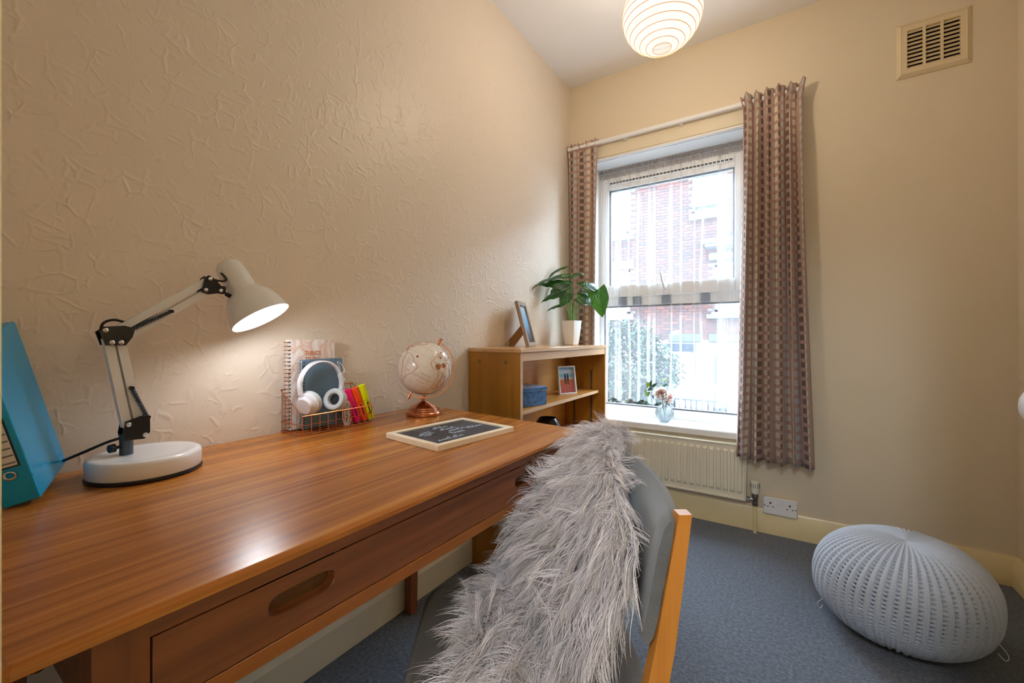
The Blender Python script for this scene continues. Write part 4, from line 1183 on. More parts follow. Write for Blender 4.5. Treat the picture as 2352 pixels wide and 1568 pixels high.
plates('head_bracket', [(0.398, 1.098), (0.412, 1.094), (0.440, 1.100), (0.442, 1.108), (0.425, 1.128), (0.412, 1.136), (0.405, 1.130)], 0.010, [(0.406, 1.103), (0.435, 1.104), (0.414, 1.128)])
def arm(p0, p1, half, name='arm_bar'):
    p0 = Vector(p0); p1 = Vector(p1); d = (p1 - p0); L = d.length; d.normalize()
    n = Vector((1, 0, 0)); m = d.cross(n)
    M = frame_M(p0, n, m, d)
    mb = MB().box(-half, half, -0.0062, 0.0062, 0, L, 0.001, M)
    mb.box(-half - 0.001, -half + 0.002, -0.0070, 0.0070, 0, L, 0, M).box(half - 0.002, half + 0.001, -0.0070, 0.0070, 0, L, 0, M)
    return obj(name, mb, M_lampw, lp, smooth=False)
arm((LX, 0.277, 0.826), (LX, 0.249, 0.998), 0.0075)
arm((LX, 0.296, 0.822), (LX, 0.267, 0.995), 0.0075)
arm((LX, 0.262, 1.013), (LX, 0.412, 1.124), 0.0065)
arm((LX, 0.272, 0.997), (LX, 0.422, 1.108), 0.0065)
def spring(p0, p1, r=0.0048, turns=22):
    p0 = Vector(p0); p1 = Vector(p1); d = p1 - p0; L = d.length; M = axis_M(p0, d)
    pts = [M @ Vector((r * 0.72 * math.cos(2 * PI * k / 8), r * 0.72 * math.sin(2 * PI * k / 8), L * k / (8 * turns))) for k in range(8 * turns + 1)]
    return obj('spring', MB().tube(pts, 0.0011, 5).tube([p0, p1], 0.0022, 6), M_grey, lp)
for sx in (-0.013, 0.013):
    spring((LX + sx, 0.282, 0.900), (LX + sx, 0.305, 0.842), turns=14)
    spring((LX + sx, 0.275, 1.010), (LX + sx, 0.343, 1.052), turns=18)
obj('spring_pin', MB().tube([(LX - 0.02, 0.281, 0.902), (LX + 0.02, 0.281, 0.902)], 0.0035, 8), M_black, lp)
obj('spring_pin', MB().tube([(LX - 0.02, 0.306, 0.842), (LX + 0.02, 0.306, 0.842)], 0.0035, 8), M_black, lp)
obj('spring_pin', MB().tube([(LX - 0.018, 0.344, 1.053), (LX + 0.018, 0.344, 1.053)], 0.0038, 8), M_black, lp)
obj('spring_pin', MB().tube([(LX - 0.018, 0.275, 1.010), (LX + 0.018, 0.275, 1.010)], 0.0038, 8), M_black, lp)
ax = Vector((0.40, 0.33, -0.855)).normalized()
HC = Vector((0.150, 0.514, 1.046))
MH = axis_M(HC - ax * 0.155, ax, (0, 1, 0))
hp_ = [(0.0001, 0.0), (0.012, 0.001), (0.021, 0.005), (0.027, 0.012), (0.0295, 0.022), (0.0305, 0.070), (0.032, 0.080), (0.042, 0.090), (0.052, 0.104), (0.060, 0.124), (0.0645, 0.143), (0.066, 0.155)]
inn_ = [(r_ - 0.0015, z_ + 0.0012) for r_, z_ in hp_[1:-1]] + [(0.0648, 0.155)]
outp = hp_ + inn_[::-1] + [(0.0001, 0.004)]
obj('shade', MB().lathe(outp, 48, MH), M_lampw, lp, ang=40)
hm = NT('lamp_bulb_glow'); em = hm.n('ShaderNodeEmission'); em.inputs['Color'].default_value = (0.90, 0.95, 1.0, 1); em.inputs['Strength'].default_value = 7.0; hm.surf(em)
obj('bulb', MB().sphere(HC - ax * 0.042, 0.026, 20, 14), hm.m, lp)
lt = bpy.data.lights.new('desk_lamp_light', 'POINT'); lt.energy = LAMP_W; lt.color = (0.92, 0.96, 1.0); lt.shadow_soft_size = 0.028
lo = bpy.data.objects.new('desk_lamp_light', lt); COL.objects.link(lo); lo.location = HC - ax * 0.012; attach(lo, lp)
nk = MH @ Vector((0, 0, 0.056))
side_ = (Vector((LX, 0.436, 1.106)) - nk); 
obj('swivel_rod', MB().tube([(LX, 0.434, 1.106), nk + side_.normalized() * 0.028], 0.0036, 10), M_chrome, lp)
obj('swivel_clamp', MB().box(LX - 0.008, LX + 0.008, 0.436, 0.449, 1.098, 1.116, 0.003).tube([(LX + 0.012, 0.446, 1.098), (LX + 0.018, 0.452, 1.093)], 0.005, 8), M_black, lp)
top_ = MH @ Vector((0, -0.0, 0.02)) + side_.normalized() * 0.026
cab = catmull([(LX, 0.41, 1.130), (LX + 0.002, 0.428, 1.128), (LX + 0.004, 0.444, 1.127), (LX + 0.002, 0.450, 1.134), (LX - 0.005, 0.446, 1.143), top_], 6)
obj('cable', MB().tube(cab, 0.0024, 8), M_black, lp)
obj('cable', MB().tube(catmull([(LX, 0.240, 1.010), (LX, 0.244, 1.026), (LX, 0.258, 1.033), (LX, 0.274, 1.029), (LX, 0.287, 1.021)], 6), 0.0024, 8), M_black, lp)
obj('cable', MB().tube(catmull([(LX, 0.272, 0.806), (LX - 0.008, 0.252, 0.800), (LX - 0.03, 0.224, 0.784), (0.045, 0.192, 0.760), (0.020, 0.165, DT + 0.004), (0.012, 0.10, DT + 0.004)], 6), 0.0026, 8), M_black, lp)

# ------------------------------------------------------------------ blue file
e1 = Vector((-0.93, 0.366, 0)).normalized(); e2 = Vector((e1.y * -1, e1.x, 0)); e2 = Vector((-e1.y, e1.x, 0))
if e2.y > 0: e2 = -e2
lean = math.radians(13.5)
uu = Vector((0, -math.sin(lean), math.cos(lean))); nn = e2 * math.cos(lean) - Vector((0, 0, math.sin(lean)))
TK, DP, HT = 0.042, 0.165, 0.292
P0 = Vector((0.200, 0.153, DT + TK * math.sin(lean) + 0.0008))
MBF = frame_M(P0, e1, nn, uu)
fb = thing('box_file', (0.15, 0.14, DT), 'bright blue cardboard file leaning at the left end of the desk', 'file')
M_blue = plain('cyan_blue_card', srgb(0, 160, 220), 0.28, var=0.06, nscale=8)
sl_ = [(0, 0, 0.0), (DP, 0, 0.018), (DP, TK, 0.018), (0, TK, 0.0)]
cs = MB()
vs = [MBF @ Vector(p) for p in sl_] + [MBF @ Vector(p) for p in ((0, 0, 0.255), (DP, 0, HT), (DP, TK, HT), (0, TK, 0.255))]
cs.add(vs, [(0, 1, 2, 3), (4, 7, 6, 5), (0, 4, 5, 1), (1, 5, 6, 2), (2, 6, 7, 3), (3, 7, 4, 0)])
o = obj('cover', cs, M_blue, fb, smooth=False)
bv = o.modifiers.new('edge', 'BEVEL'); bv.width = 0.0022; bv.segments = 2
obj('crease', MB().tube([MBF @ Vector((0.002, -0.0002, 0.040)), MBF @ Vector((DP - 0.002, -0.0002, 0.040))], 0.0009, 5), M_blue, fb)
lb = obj('label_holder', MB().box(-0.0012, 0.0004, 0.008, 0.038, 0.060, 0.138, 0, MBF), M_black, fb)
obj('label_card', MB().box(-0.0018, -0.0004, 0.010, 0.036, 0.0625, 0.1355, 0, MBF), plain('white_label_card', srgb(222, 222, 222), 0.6), lb)
for i in range(6):
    obj('printed_line', MB().box(-0.0021, -0.0015, 0.011, 0.035, 0.066 + i * 0.0115, 0.0685 + i * 0.0115, 0, MBF), plain('grey_ink', srgb(120, 120, 122), 0.7) if i == 0 else bpy.data.materials['grey_ink'], lb)
obj('finger_ring', MB().tube([MBF @ Vector((-0.001, 0.022 + 0.006 * math.cos(q), 0.048 + 0.006 * math.sin(q))) for q in [2 * PI * k / 20 for k in range(20)]], 0.0018, 6, closed=True), M_chrome, fb)
# ------------------------------------------------------------------ wire basket
M_copper = plain('rose_gold_wire', srgb(214, 138, 100), 0.22, 1.0, var=0.05)
bs = thing('wire_basket', (0.06, 0.745, DT), 'rose gold wire desk basket holding notebooks and headphones', 'basket')
X0, X1, Y0, Y1, ZB_, ZF, ZK = 0.014, 0.116, 0.632, 0.862, DT + 0.0035, DT + 0.054, DT + 0.118
def wire(pts, r=0.0011, name='wire', closed=False): return obj(name, MB().tube(pts, r, 6, closed=closed), M_copper, bs)
wire([(X0, Y0, ZK), (X1, Y0 + 0.004, ZF), (X1, Y1 - 0.004, ZF), (X0, Y1, ZK)], 0.0017, 'rim', True)
wire([(X0, Y0, ZB_), (X1, Y0 + 0.004, ZB_), (X1, Y1 - 0.004, ZB_), (X0, Y1, ZB_)], 0.0017, 'base_ring', True)
wire([(X0, Y0, ZB_ + 0.026), (X1, Y0 + 0.004, ZB_ + 0.026), (X1, Y1 - 0.004, ZB_ + 0.026), (X0, Y1, ZB_ + 0.026)], 0.0011, 'middle_ring', True)
ncol = 10
for i in range(ncol):
    y = Y0 + 0.004 + (Y1 - Y0 - 0.008) * i / (ncol - 1)
    wire([(X0, y, ZK), (X0, y, ZB_), (X1, y, ZB_), (X1, y, ZF)])
for i in range(1, 4):
    x = X0 + (X1 - X0) * i / 4; zt = ZK + (ZF - ZK) * i / 4
    wire([(x, Y0 + 0.004 * i / 4, zt), (x, Y0 + 0.004 * i / 4, ZB_), (x, Y1 - 0.004 * i / 4, ZB_), (x, Y1 - 0.004 * i / 4, zt)])
for y in (Y0 + 0.157,):      # divider between the books and the pens
    wire([(X0, y, ZK - 0.01), (X1, y, ZF)], 0.0013, 'divider')
    wire([(X0, y, ZB_ + 0.03), (X1, y, ZB_ + 0.026)], 0.0010, 'divider')

# ------------------------------------------------------------------ notebooks
def m_marble():
    k = NT('white_marbled_cover'); co = k.coord()
    n = k.noise(k.mapping(co, (1, 11, 8)), 1.0, 4, 0.55, 1.4)
    v = k.math('ABSOLUTE', k.math('SUBTRACT', n.outputs[0], 0.5))
    c = k.ramp(v, [(0.0, srgb(214, 180, 160)), (0.03, srgb(226, 208, 198)), (0.09, srgb(234, 228, 226))])
    k.p(Base_Color=c, Roughness=0.4); return k.m
def notebook(name, x, y0, y1, z0, z1, th_k, mat_c, label, ring_mat, n, ty=0.0):
    t = thing(name, (x, (y0 + y1) / 2, z0), label, 'notebook')
    obj('back_cover', MB().box(x - th_k, x - th_k + 0.0015, y0, y1, z0, z1), mat_c, t)
    obj('pages', MB().box(x - th_k + 0.0016, x - 0.0016, y0 + 0.003, y1 - 0.003, z0 + 0.003, z1 - 0.003), plain(name + '_paper', srgb(236, 234, 230), 0.8), t)
    cv = obj('front_cover', MB().prism(rrect(y0, y1, z0, z1, 0.005, 4), x - 0.0015, x, yz), mat_c, t, smooth=False)
    ringm = mesh_of('ring', MB().tube([(0.5 * (-th_k) + (th_k / 2 + 0.003) * math.cos(q), -0.001 + 0.0062 * math.sin(q), 0.0006 * math.cos(q)) for q in [2 * PI * k / 14 for k in range(14)]], 0.0011, 5, closed=True)); ringm.materials.append(ring_mat)
    holem = mesh_of('punch_hole', MB().box(-0.0002, 0.0003, -0.0018, 0.0018, -0.0018, 0.0018)); holem.materials.append(M_black)
    for i in range(n):
        z = z0 + 0.008 + (z1 - z0 - 0.016) * i / (n - 1)
        o = obj('ring', ringm, None, t); o.location = (x, y0, z); 
        o = obj('punch_hole', holem, None, t); o.location = (x + 0.0001, y0 + 0.0062, z)
    return t, cv
t1, c1 = notebook('spiral_notebook', 0.034, 0.641, 0.786, DT + 0.006, 0.993, 0.010, m_marble(), 'tall white marbled notebook with copper spiral, lettered THINGS', M_copper, 23)
M_foil = plain('copper_foil_print', srgb(204, 128, 88), 0.4, 0.2)
for word, zz_, s_ in (('THINGS', 0.947, 0.0165), ('TO DO', 0.929, 0.0165)):
    M = Matrix.Translation((0.0345, 0.690, zz_)) @ Matrix(((0, 0, 1, 0), (1, 0, 0, 0), (0, 1, 0, 0), (0, 0, 0, 1))) @ Matrix.Diagonal((0.86, 1.15, 1, 1))
    obj('lettering', text_mb(word, s_, M, 0.0002, 0.0003), M_foil, c1)
M_wire = plain('silver_white_wire', srgb(206, 208, 214), 0.25, 0.8)
t2, c2 = notebook('spiral_notebook', 0.056, 0.669, 0.798, DT + 0.006, 0.936, 0.011, plain('slate_blue_cover', srgb(104, 130, 152), 0.35, var=0.04, nscale=10), 'slate blue spiral notebook standing in front of the marbled one', M_wire, 20)

# ------------------------------------------------------------------ headphones
M_hpw = plain('white_satin_plastic', srgb(226, 226, 234), 0.3, var=0.01)
M_cush = plain('pale_grey_leatherette', srgb(196, 202, 206), 0.5, bump=0.1)
hd = thing('headphones', (0.085, 0.712, DT + 0.03), 'white over-ear headphones hanging in the wire basket', 'headphones')
HCx = Vector((0.082, 0.712, 0.864)); HR = 0.067
def hpoint(q, r=HR): return HCx + Vector((0.16 * r * (math.sin(q)) * -0.25, r * math.cos(q) * 0.98, r * math.sin(q)))
mb = MB(); rows = []
NA = 40
for i in range(NA + 1):
    q = math.radians(-42) + math.radians(264) * i / NA
    p = hpoint(q); rad_ = (p - HCx).normalized(); w = 0.0105 if 8 < i < NA - 8 else 0.0085
    axx = Vector((1, 0.0, 0))
    tk = 0.0035 if 9 < i < NA - 9 else 0.005
    rows.append([p + axx * w - rad_ * tk * 0.4, p + axx * w * 0.8 + rad_ * tk * 0.6, p - axx * w * 0.8 + rad_ * tk * 0.6, p - axx * w - rad_ * tk * 0.4, p - axx * w * 0.8 - rad_ * tk, p + axx * w * 0.8 - rad_ * tk])
obj('headband', loft(mb, rows), M_hpw, hd, ang=50)
for s, q in ((-1, math.radians(222)), (1, math.radians(-42))):
    end = hpoint(q)
    axd = (Vector((0.52, -s * 0.80, 0.32)) if s < 0 else Vector((0.46, -s * 0.86, 0.25))).normalized()   # from shell towards the cushion
    c0 = end + Vector((0.004, -s * 0.004, -0.004))
    if s < 0: axd = Vector((-0.30, 0.90, 0.30)).normalized()
    else: axd = Vector((0.42, -0.86, 0.28)).normalized()
    MCu = axis_M(c0 - axd * 0.006, axd)
    shell = obj('ear_cup', MB().lathe([(0.0001, -0.012), (0.022, -0.012), (0.024, -0.010), (0.0245, -0.002), (0.031, 0.003), (0.032, 0.007), (0.031, 0.012), (0.0001, 0.012)], 32, MCu), M_hpw, hd)
    obj('cushion', MB().lathe([(0.029, 0.012), (0.0325, 0.016), (0.033, 0.021), (0.030, 0.027), (0.024, 0.0285), (0.018, 0.026), (0.0155, 0.020), (0.0155, 0.013)], 32, MCu, False, False), M_cush, shell)
    obj('speaker_cloth', MB().lathe([(0.0001, 0.0145), (0.0165, 0.0145)], 24, MCu, False, False), M_black, shell)
    obj('yoke', MB().tube([hpoint(q + (0.45 if s > 0 else -0.45)), end, c0], 0.006, 8), M_hpw, shell)
    if s > 0: cup_r = c0
cp = [cup_r + Vector((0.006, 0.014, 0.018)), cup_r + Vector((0.010, 0.020, 0.035)), cup_r + Vector((0.012, 0.002, 0.052)), cup_r + Vector((0.012, 0.018, 0.060)), cup_r + Vector((0.008, 0.004, 0.070)), cup_r + Vector((0.006, 0.022, 0.085)), cup_r + Vector((0.004, 0.012, 0.105)), cup_r + Vector((0.002, 0.000, 0.112)), cup_r + Vector((-0.002, 0.014, 0.09))]
obj('cable', MB().tube(catmull(cp, 8), 0.0011, 6), M_hpw, hd)
cl = []
for i in range(90):
    q = i * 0.35
    cl.append((0.104 + 0.003 * math.sin(i * 0.13), 0.778 + 0.010 * math.cos(q) + 0.004 * math.sin(i * 0.07), 0.775 + 0.036 * math.sin(q)))
obj('cable_coil', MB().tube(cl, 0.0011, 5), M_hpw, hd)
obj('plug', MB().tube([cup_r + Vector((0.010, 0.014, 0.010)), cup_r + Vector((0.012, 0.018, -0.010))], [0.0034, 0.0030], 8), M_hpw, hd)

# ------------------------------------------------------------------ highlighter pens
def pen(colr, word, yt, zt, yb, label):
    m_ = plain(word + '_pen_plastic', colr, 0.35, var=0.02)
    base = Vector((0.092, yb, DT + 0.008)); top = Vector((0.084, yt, zt))
    d = top - base; L = d.length
    M = axis_M(base, d, (0, 1, 0))
    t = thing('highlighter_pen', base, label, 'highlighter', 'three highlighter pens in the wire basket')
    def ringr(w, h, z): return [M @ Vector((x, y, z)) for x, y in rrect(-w, w, -h, h, min(w, h) * 0.55, 4)]
    obj('barrel', loft(MB(), [ringr(0.009, 0.007, 0), ringr(0.0115, 0.008, 0.003), ringr(0.0118, 0.008, L * 0.56)]), m_, t)
    cp_ = obj('cap', loft(MB(), [ringr(0.0118, 0.0085, L * 0.57), ringr(0.0118, 0.0085, L * 0.92), ringr(0.0112, 0.008, L * 0.985), ringr(0.009, 0.006, L)]), m_, t)
    obj('clip', MB().box(-0.004, 0.004, -0.0105, -0.0080, L * 0.60, L * 0.97, 0.001, M).box(-0.004, 0.004, 0.0080, 0.0105, L * 0.60, L * 0.97, 0.001, M), m_, cp_)
    # dark maker's lettering down the barrel, too small to read
    obj('printing', MB().box(-0.0020, 0.0020, -0.0084, -0.0078, L * 0.16, L * 0.50, 0, M).box(-0.0020, 0.0020, 0.0078, 0.0084, L * 0.16, L * 0.50, 0, M), plain(word + '_print', srgb(70, 40, 30), 0.6), t)
    return t
pen((0.95, 0.005, 0.22, 1), 'pink', 0.790, 0.842, 0.825, 'pink highlighter pen next to the headphones')
pen((1.0, 0.10, 0.012, 1), 'orange', 0.8165, 0.845, 0.850, 'orange highlighter pen between the pink and yellow ones')
pen((0.80, 0.92, 0.0, 1), 'yellow', 0.842, 0.852, 0.8755 - 0.002, 'yellow highlighter pen at the right end of the basket')

# ------------------------------------------------------------------ globe
GC = Vector((0.152, 1.052, 0.893)); GR = 0.091
gb = thing('desk_globe', (GC.x, GC.y, DT), 'cream and copper globe on a stepped copper foot', 'globe')
M_cop2 = plain('brushed_copper', srgb(206, 140, 104), 0.24, 1.0, var=0.06)
MG0 = Matrix.Translation((GC.x - 0.003, GC.y - 0.004, DT))
obj('foot', MB().lathe([(0.058, 0.0), (0.060, 0.002), (0.060, 0.010), (0.058, 0.012), (0.0575, 0.015), (0.052, 0.017), (0.0515, 0.021), (0.047, 0.023), (0.0465, 0.027), (0.042, 0.029), (0.036, 0.033), (0.025, 0.039), (0.020, 0.041), (0.018, 0.043), (0.009, 0.046), (0.0065, 0.048), (0.0060, 0.066)], 48, MG0), M_cop2, gb, ang=14)
Rv = Vector((math.cos(YAW), math.sin(YAW), 0)); Fv = Vector((-math.sin(YAW), math.cos(YAW), 0))
tocam = (Vector((1.196, 0, 1.0)) - GC).normalized()
rt = Vector((0, 0, 1)).cross(tocam).normalized()          # picture right at the globe
axg = (Vector((0, 0, 1)) * math.cos(math.radians(29)) + rt * math.sin(math.radians(29)) - tocam * 0.10).normalized()
gx = (tocam - axg * tocam.dot(axg)).normalized(); gy = axg.cross(gx)
MG = frame_M(GC, gx, gy, axg)
LON0 = -22
def gp(lon, lat, r=GR):
    a = math.radians(lon - LON0); b_ = math.radians(lat)
    return MG @ Vector((r * math.cos(b_) * math.cos(a), r * math.cos(b_) * math.sin(a), r * math.sin(b_)))
kb = NT('cream_globe_gloss'); co = kb.coord(); nzb = kb.noise(co, 14, 4)
kb.p(Base_Color=kb.mix(nzb.outputs[0], srgb(228, 216, 202), srgb(240, 238, 234)), Roughness=0.22)
ball = obj('ball', MB().lathe([(max(1e-4, GR * math.sin(PI * j / 32)), -GR * math.cos(PI * j / 32)) for j in range(33)], 64, MG), kb.m, gb)
lines = MB()
for lon in range(-180, 180, 20): lines.tube([gp(lon, la, GR + 0.0001) for la in range(-80, 81, 8)], 0.00022, 4)
for lat in range(-60, 61, 20): lines.tube([gp(lo_, lat, GR + 0.0001) for lo_ in range(-180, 180, 6)], 0.00022, 4, closed=True)
obj('grid_lines', lines, plain('taupe_grid_ink', srgb(186, 164, 146), 0.5), ball)
SA = [(-78, 8), (-72, 12), (-62, 10), (-52, 5), (-50, 0), (-42, -3), (-35, -7), (-39, -15), (-41, -22), (-48, -27), (-54, -34), (-58, -38), (-64, -42), (-67, -48), (-69, -54), (-74, -50), (-73, -40), (-71, -30), (-70, -19), (-76, -14), (-81, -6), (-79, 1)]
AF = [(-17, 15), (-13, 27), (-6, 35), (10, 37), (20, 32), (32, 31), (37, 20), (43, 11), (51, 11), (45, 2), (40, -5), (40, -15), (35, -22), (32, -28), (27, -34), (19, -34), (15, -27), (12, -17), (13, -8), (9, 0), (9, 5), (4, 6), (-7, 5), (-13, 9)]
NAm = [(-80, 9), (-90, 15), (-97, 17), (-105, 22), (-115, 32), (-124, 42), (-130, 55), (-150, 60), (-165, 66), (-140, 70), (-110, 70), (-95, 68), (-85, 60), (-78, 55), (-65, 60), (-56, 52), (-65, 45), (-75, 38), (-81, 30), (-82, 26), (-90, 30), (-97, 26), (-94, 18), (-88, 20), (-84, 12)]
EU = [(-9, 37), (-9, 43), (-1, 45), (-4, 48), (3, 51), (8, 54), (10, 58), (6, 60), (14, 67), (26, 71), (40, 66), (40, 46), (30, 46), (27, 38), (22, 37), (15, 42), (12, 44), (4, 43), (-1, 38)]
coast = MB(); land = MB()
for P_ in (SA, AF, NAm, EU):
    pts = [gp(a, c_) for a, c_ in P_]
    jag = []
    for i in range(len(pts)):
        a = pts[i]; c_ = pts[(i + 1) % len(pts)]
        for k in range(4):
            q = a.lerp(c_, k / 4) + Vector((random.uniform(-1, 1), random.uniform(-1, 1), random.uniform(-1, 1))) * 0.0007
            jag.append(GC + (q - GC).normalized() * (GR + 0.0003))
    coast.tube(jag, 0.0008, 4, closed=True)
for (a0_, a1_, b0_, b1_) in ((-76, -72, 2, -50), (-68, -45, -5, -8), (-65, -60, 5, -38), (-12, 40, 20, 18), (15, 32, 10, -30), (5, 35, 8, 2), (14, 36, -12, -15), (22, 24, 30, -32), (-105, -85, 50, 30), (-110, -75, 45, 45), (30, 38, 4, -22), (18, 30, -20, -26), (-58, -50, -20, -22)):
    n_ = 8
    coast.tube([GC + (gp(a0_ + (a1_ - a0_) * i / n_ + random.uniform(-2, 2), b0_ + (b1_ - b0_) * i / n_ + random.uniform(-2, 2)) - GC).normalized() * (GR + 0.0003) for i in range(n_ + 1)], 0.0005, 4)
obj('coastlines', coast, M_foil, ball)
for (lo_, la_, ra_) in ((2, 14, 7), (14, 22, 6), (-48, 12, 3), (0, 34, 3)):
    mbp = MB(); n_ = 14
    vs = [gp(lo_, la_, GR + 0.0004)] + [gp(lo_ + ra_ * (0.7 + 0.5 * random.random()) * math.cos(2 * PI * i / n_), la_ + ra_ * (0.6 + 0.5 * random.random()) * math.sin(2 * PI * i / n_), GR + 0.0003) for i in range(n_)]
    mbp.add(vs, [(0, i + 1, (i + 1) % n_ + 1) for i in range(n_)])
    obj('foil_patch', mbp, M_cop2, ball, recalc=False)
M_ink = plain('brown_map_ink', srgb(140, 104, 84), 0.6)
for word, lo_, la_, sz_ in (('S O U T H', -27, -16, 5.4), ('A T L A N T I C', -36, -25, 5.4), ('O C E A N', -28, -34, 5.0)):
    tm = text_mb(word, sz_, Matrix.Identity(4), 0.0)
    tm.v = [tuple(gp(lo_ + x_, la_ + y_, GR + 0.0004)) for x_, y_, _ in tm.v]
    obj('map_lettering', tm, M_ink, ball, recalc=False)
# meridian arm on the picture's right, pins at both poles
mp = []
MRr = GR + 0.010
for i in range(41):
    a = math.radians(-8 + 196 * i / 40)
    mp.append(GC + axg * (MRr * math.cos(a)) + (rt * math.cos(math.radians(29)) - Vector((0, 0, 1)) * math.sin(math.radians(29))).normalized() * (MRr * math.sin(a)))
sd_ = tocam
rows = []
for i, p in enumerate(mp):
    rd = (p - GC).normalized()
    rows.append([p + sd_ * 0.007 - rd * 0.0016, p + sd_ * 0.007 + rd * 0.0016, p - sd_ * 0.007 + rd * 0.0016, p - sd_ * 0.007 - rd * 0.0016])
obj('meridian_arm', loft(MB(), rows), M_cop2, gb, smooth=False)
for s in (1, -1):
    a_ = GC + axg * s * GR; b_ = GC + axg * s * (GR + 0.024)
    obj('axis_pin', MB().tube([a_, b_], 0.0035, 12).tube([GC + axg * s * (GR + 0.013), GC + axg * s * (GR + 0.016)], 0.0055, 12).tube([GC + axg * s * (GR + 0.022), GC + axg * s * (GR + 0.026)], 0.0058, 12), M_cop2, gb)

# ------------------------------------------------------------------ chalkboard
cA, cB = Vector((0.312, 0.748, DT)), Vector((0.345, 1.022, DT))
ey = (cB - cA).normalized(); ex = Vector((ey.y, -ey.x, 0))
MCB = frame_M(cA, ex, ey, Vector((0, 0, 1)))
Wc, Lc = 0.209, 0.276
cb = thing('chalkboard', MCB @ Vector((Wc / 2, Lc / 2, 0)), 'small pale-framed chalkboard with handwriting lying on the desk', 'chalkboard')
M_pine = wood('pale_pine_frame', srgb(232, 216, 186), srgb(242, 230, 206), srgb(248, 240, 222), 'y', 0.5, 60, 3)
fw = 0.0165; tk = 0.0145
for (a, c_, d, e) in ((0, fw, 0, Lc), (Wc - fw, Wc, 0, Lc), (fw, Wc - fw, 0, fw), (fw, Wc - fw, Lc - fw, Lc)):
    obj('frame_bar', MB().box(a, c_, d, e, 0.0, tk, 0.0012, MCB), M_pine, cb)
ks = NT('slate_with_chalk_dust'); co = ks.coord(); nb_ = ks.noise(co, 16, 4, 0.6, 0.8)
ks.p(Base_Color=ks.ramp(nb_.outputs[0], [(0.40, srgb(34, 35, 42)), (0.62, srgb(66, 70, 84))]), Roughness=0.5)
slate = obj('slate', MB().box(fw - 0.002, Wc - fw + 0.002, fw - 0.002, Lc - fw + 0.002, 0.002, 0.0105, 0, MCB), ks.m, cb)
M_chalk = plain('chalk', srgb(196, 214, 236), 0.9)
def scribble(pts, r=0.0007):
    P_ = catmull([(p_[0], p_[1], 0) for p_ in pts], 5)
    return [MCB @ Vector((p_.x, p_.y, 0.0108)) for p_ in P_]
rs = random.Random(9)
def word(x0, y0, n, h, step, slant=0.25):
    """a handwritten word running along the board, letters as looping strokes"""
    out = [(x0, y0)]; y = y0
    for i in range(n):
        kind = rs.random(); hh = h * rs.uniform(0.85, 1.15)
        if kind < 0.35:      # tall looped letter
            hh *= 1.9
            out += [(x0 - hh * 0.5, y + step * 0.55), (x0 - hh, y + step * 0.6), (x0 - hh * 0.95, y + step * 0.3), (x0 - hh * 0.4, y + step * 0.35), (x0, y + step * 0.6), (x0 - hh * 0.05, y + step)]
        elif kind < 0.75:    # round letter
            out += [(x0 - hh * 0.45, y + step * 0.7), (x0 - hh, y + step * 0.5), (x0 - hh * 0.6, y + step * 0.08), (x0, y + step * 0.45), (x0 - hh * 0.15, y + step)]
        else:                # arched letter
            out += [(x0 - hh, y + step * 0.2), (x0, y + step * 0.3), (x0 - hh * 0.9, y + step * 0.6), (x0 - hh * 0.7, y + step * 0.8), (x0, y + step)]
        y += step
    return out
# lines of writing run along the long side; x grows towards the reader
for (x0, y0, n, h, st) in ((0.052, 0.118, 4, 0.010, 0.013), (0.078, 0.122, 5, 0.009, 0.011), (0.102, 0.135, 5, 0.009, 0.011), (0.086, 0.045, 4, 0.011, 0.012), (0.098, 0.052, 2, 0.006, 0.012), (0.128, 0.118, 4, 0.010, 0.012), (0.112, 0.190, 5, 0.009, 0.012), (0.165, 0.042, 7, 0.009, 0.012)):
    obj('chalk_writing', MB().tube(scribble(word(x0, y0, n, h, st)), 0.00075, 5), M_chalk, slate)

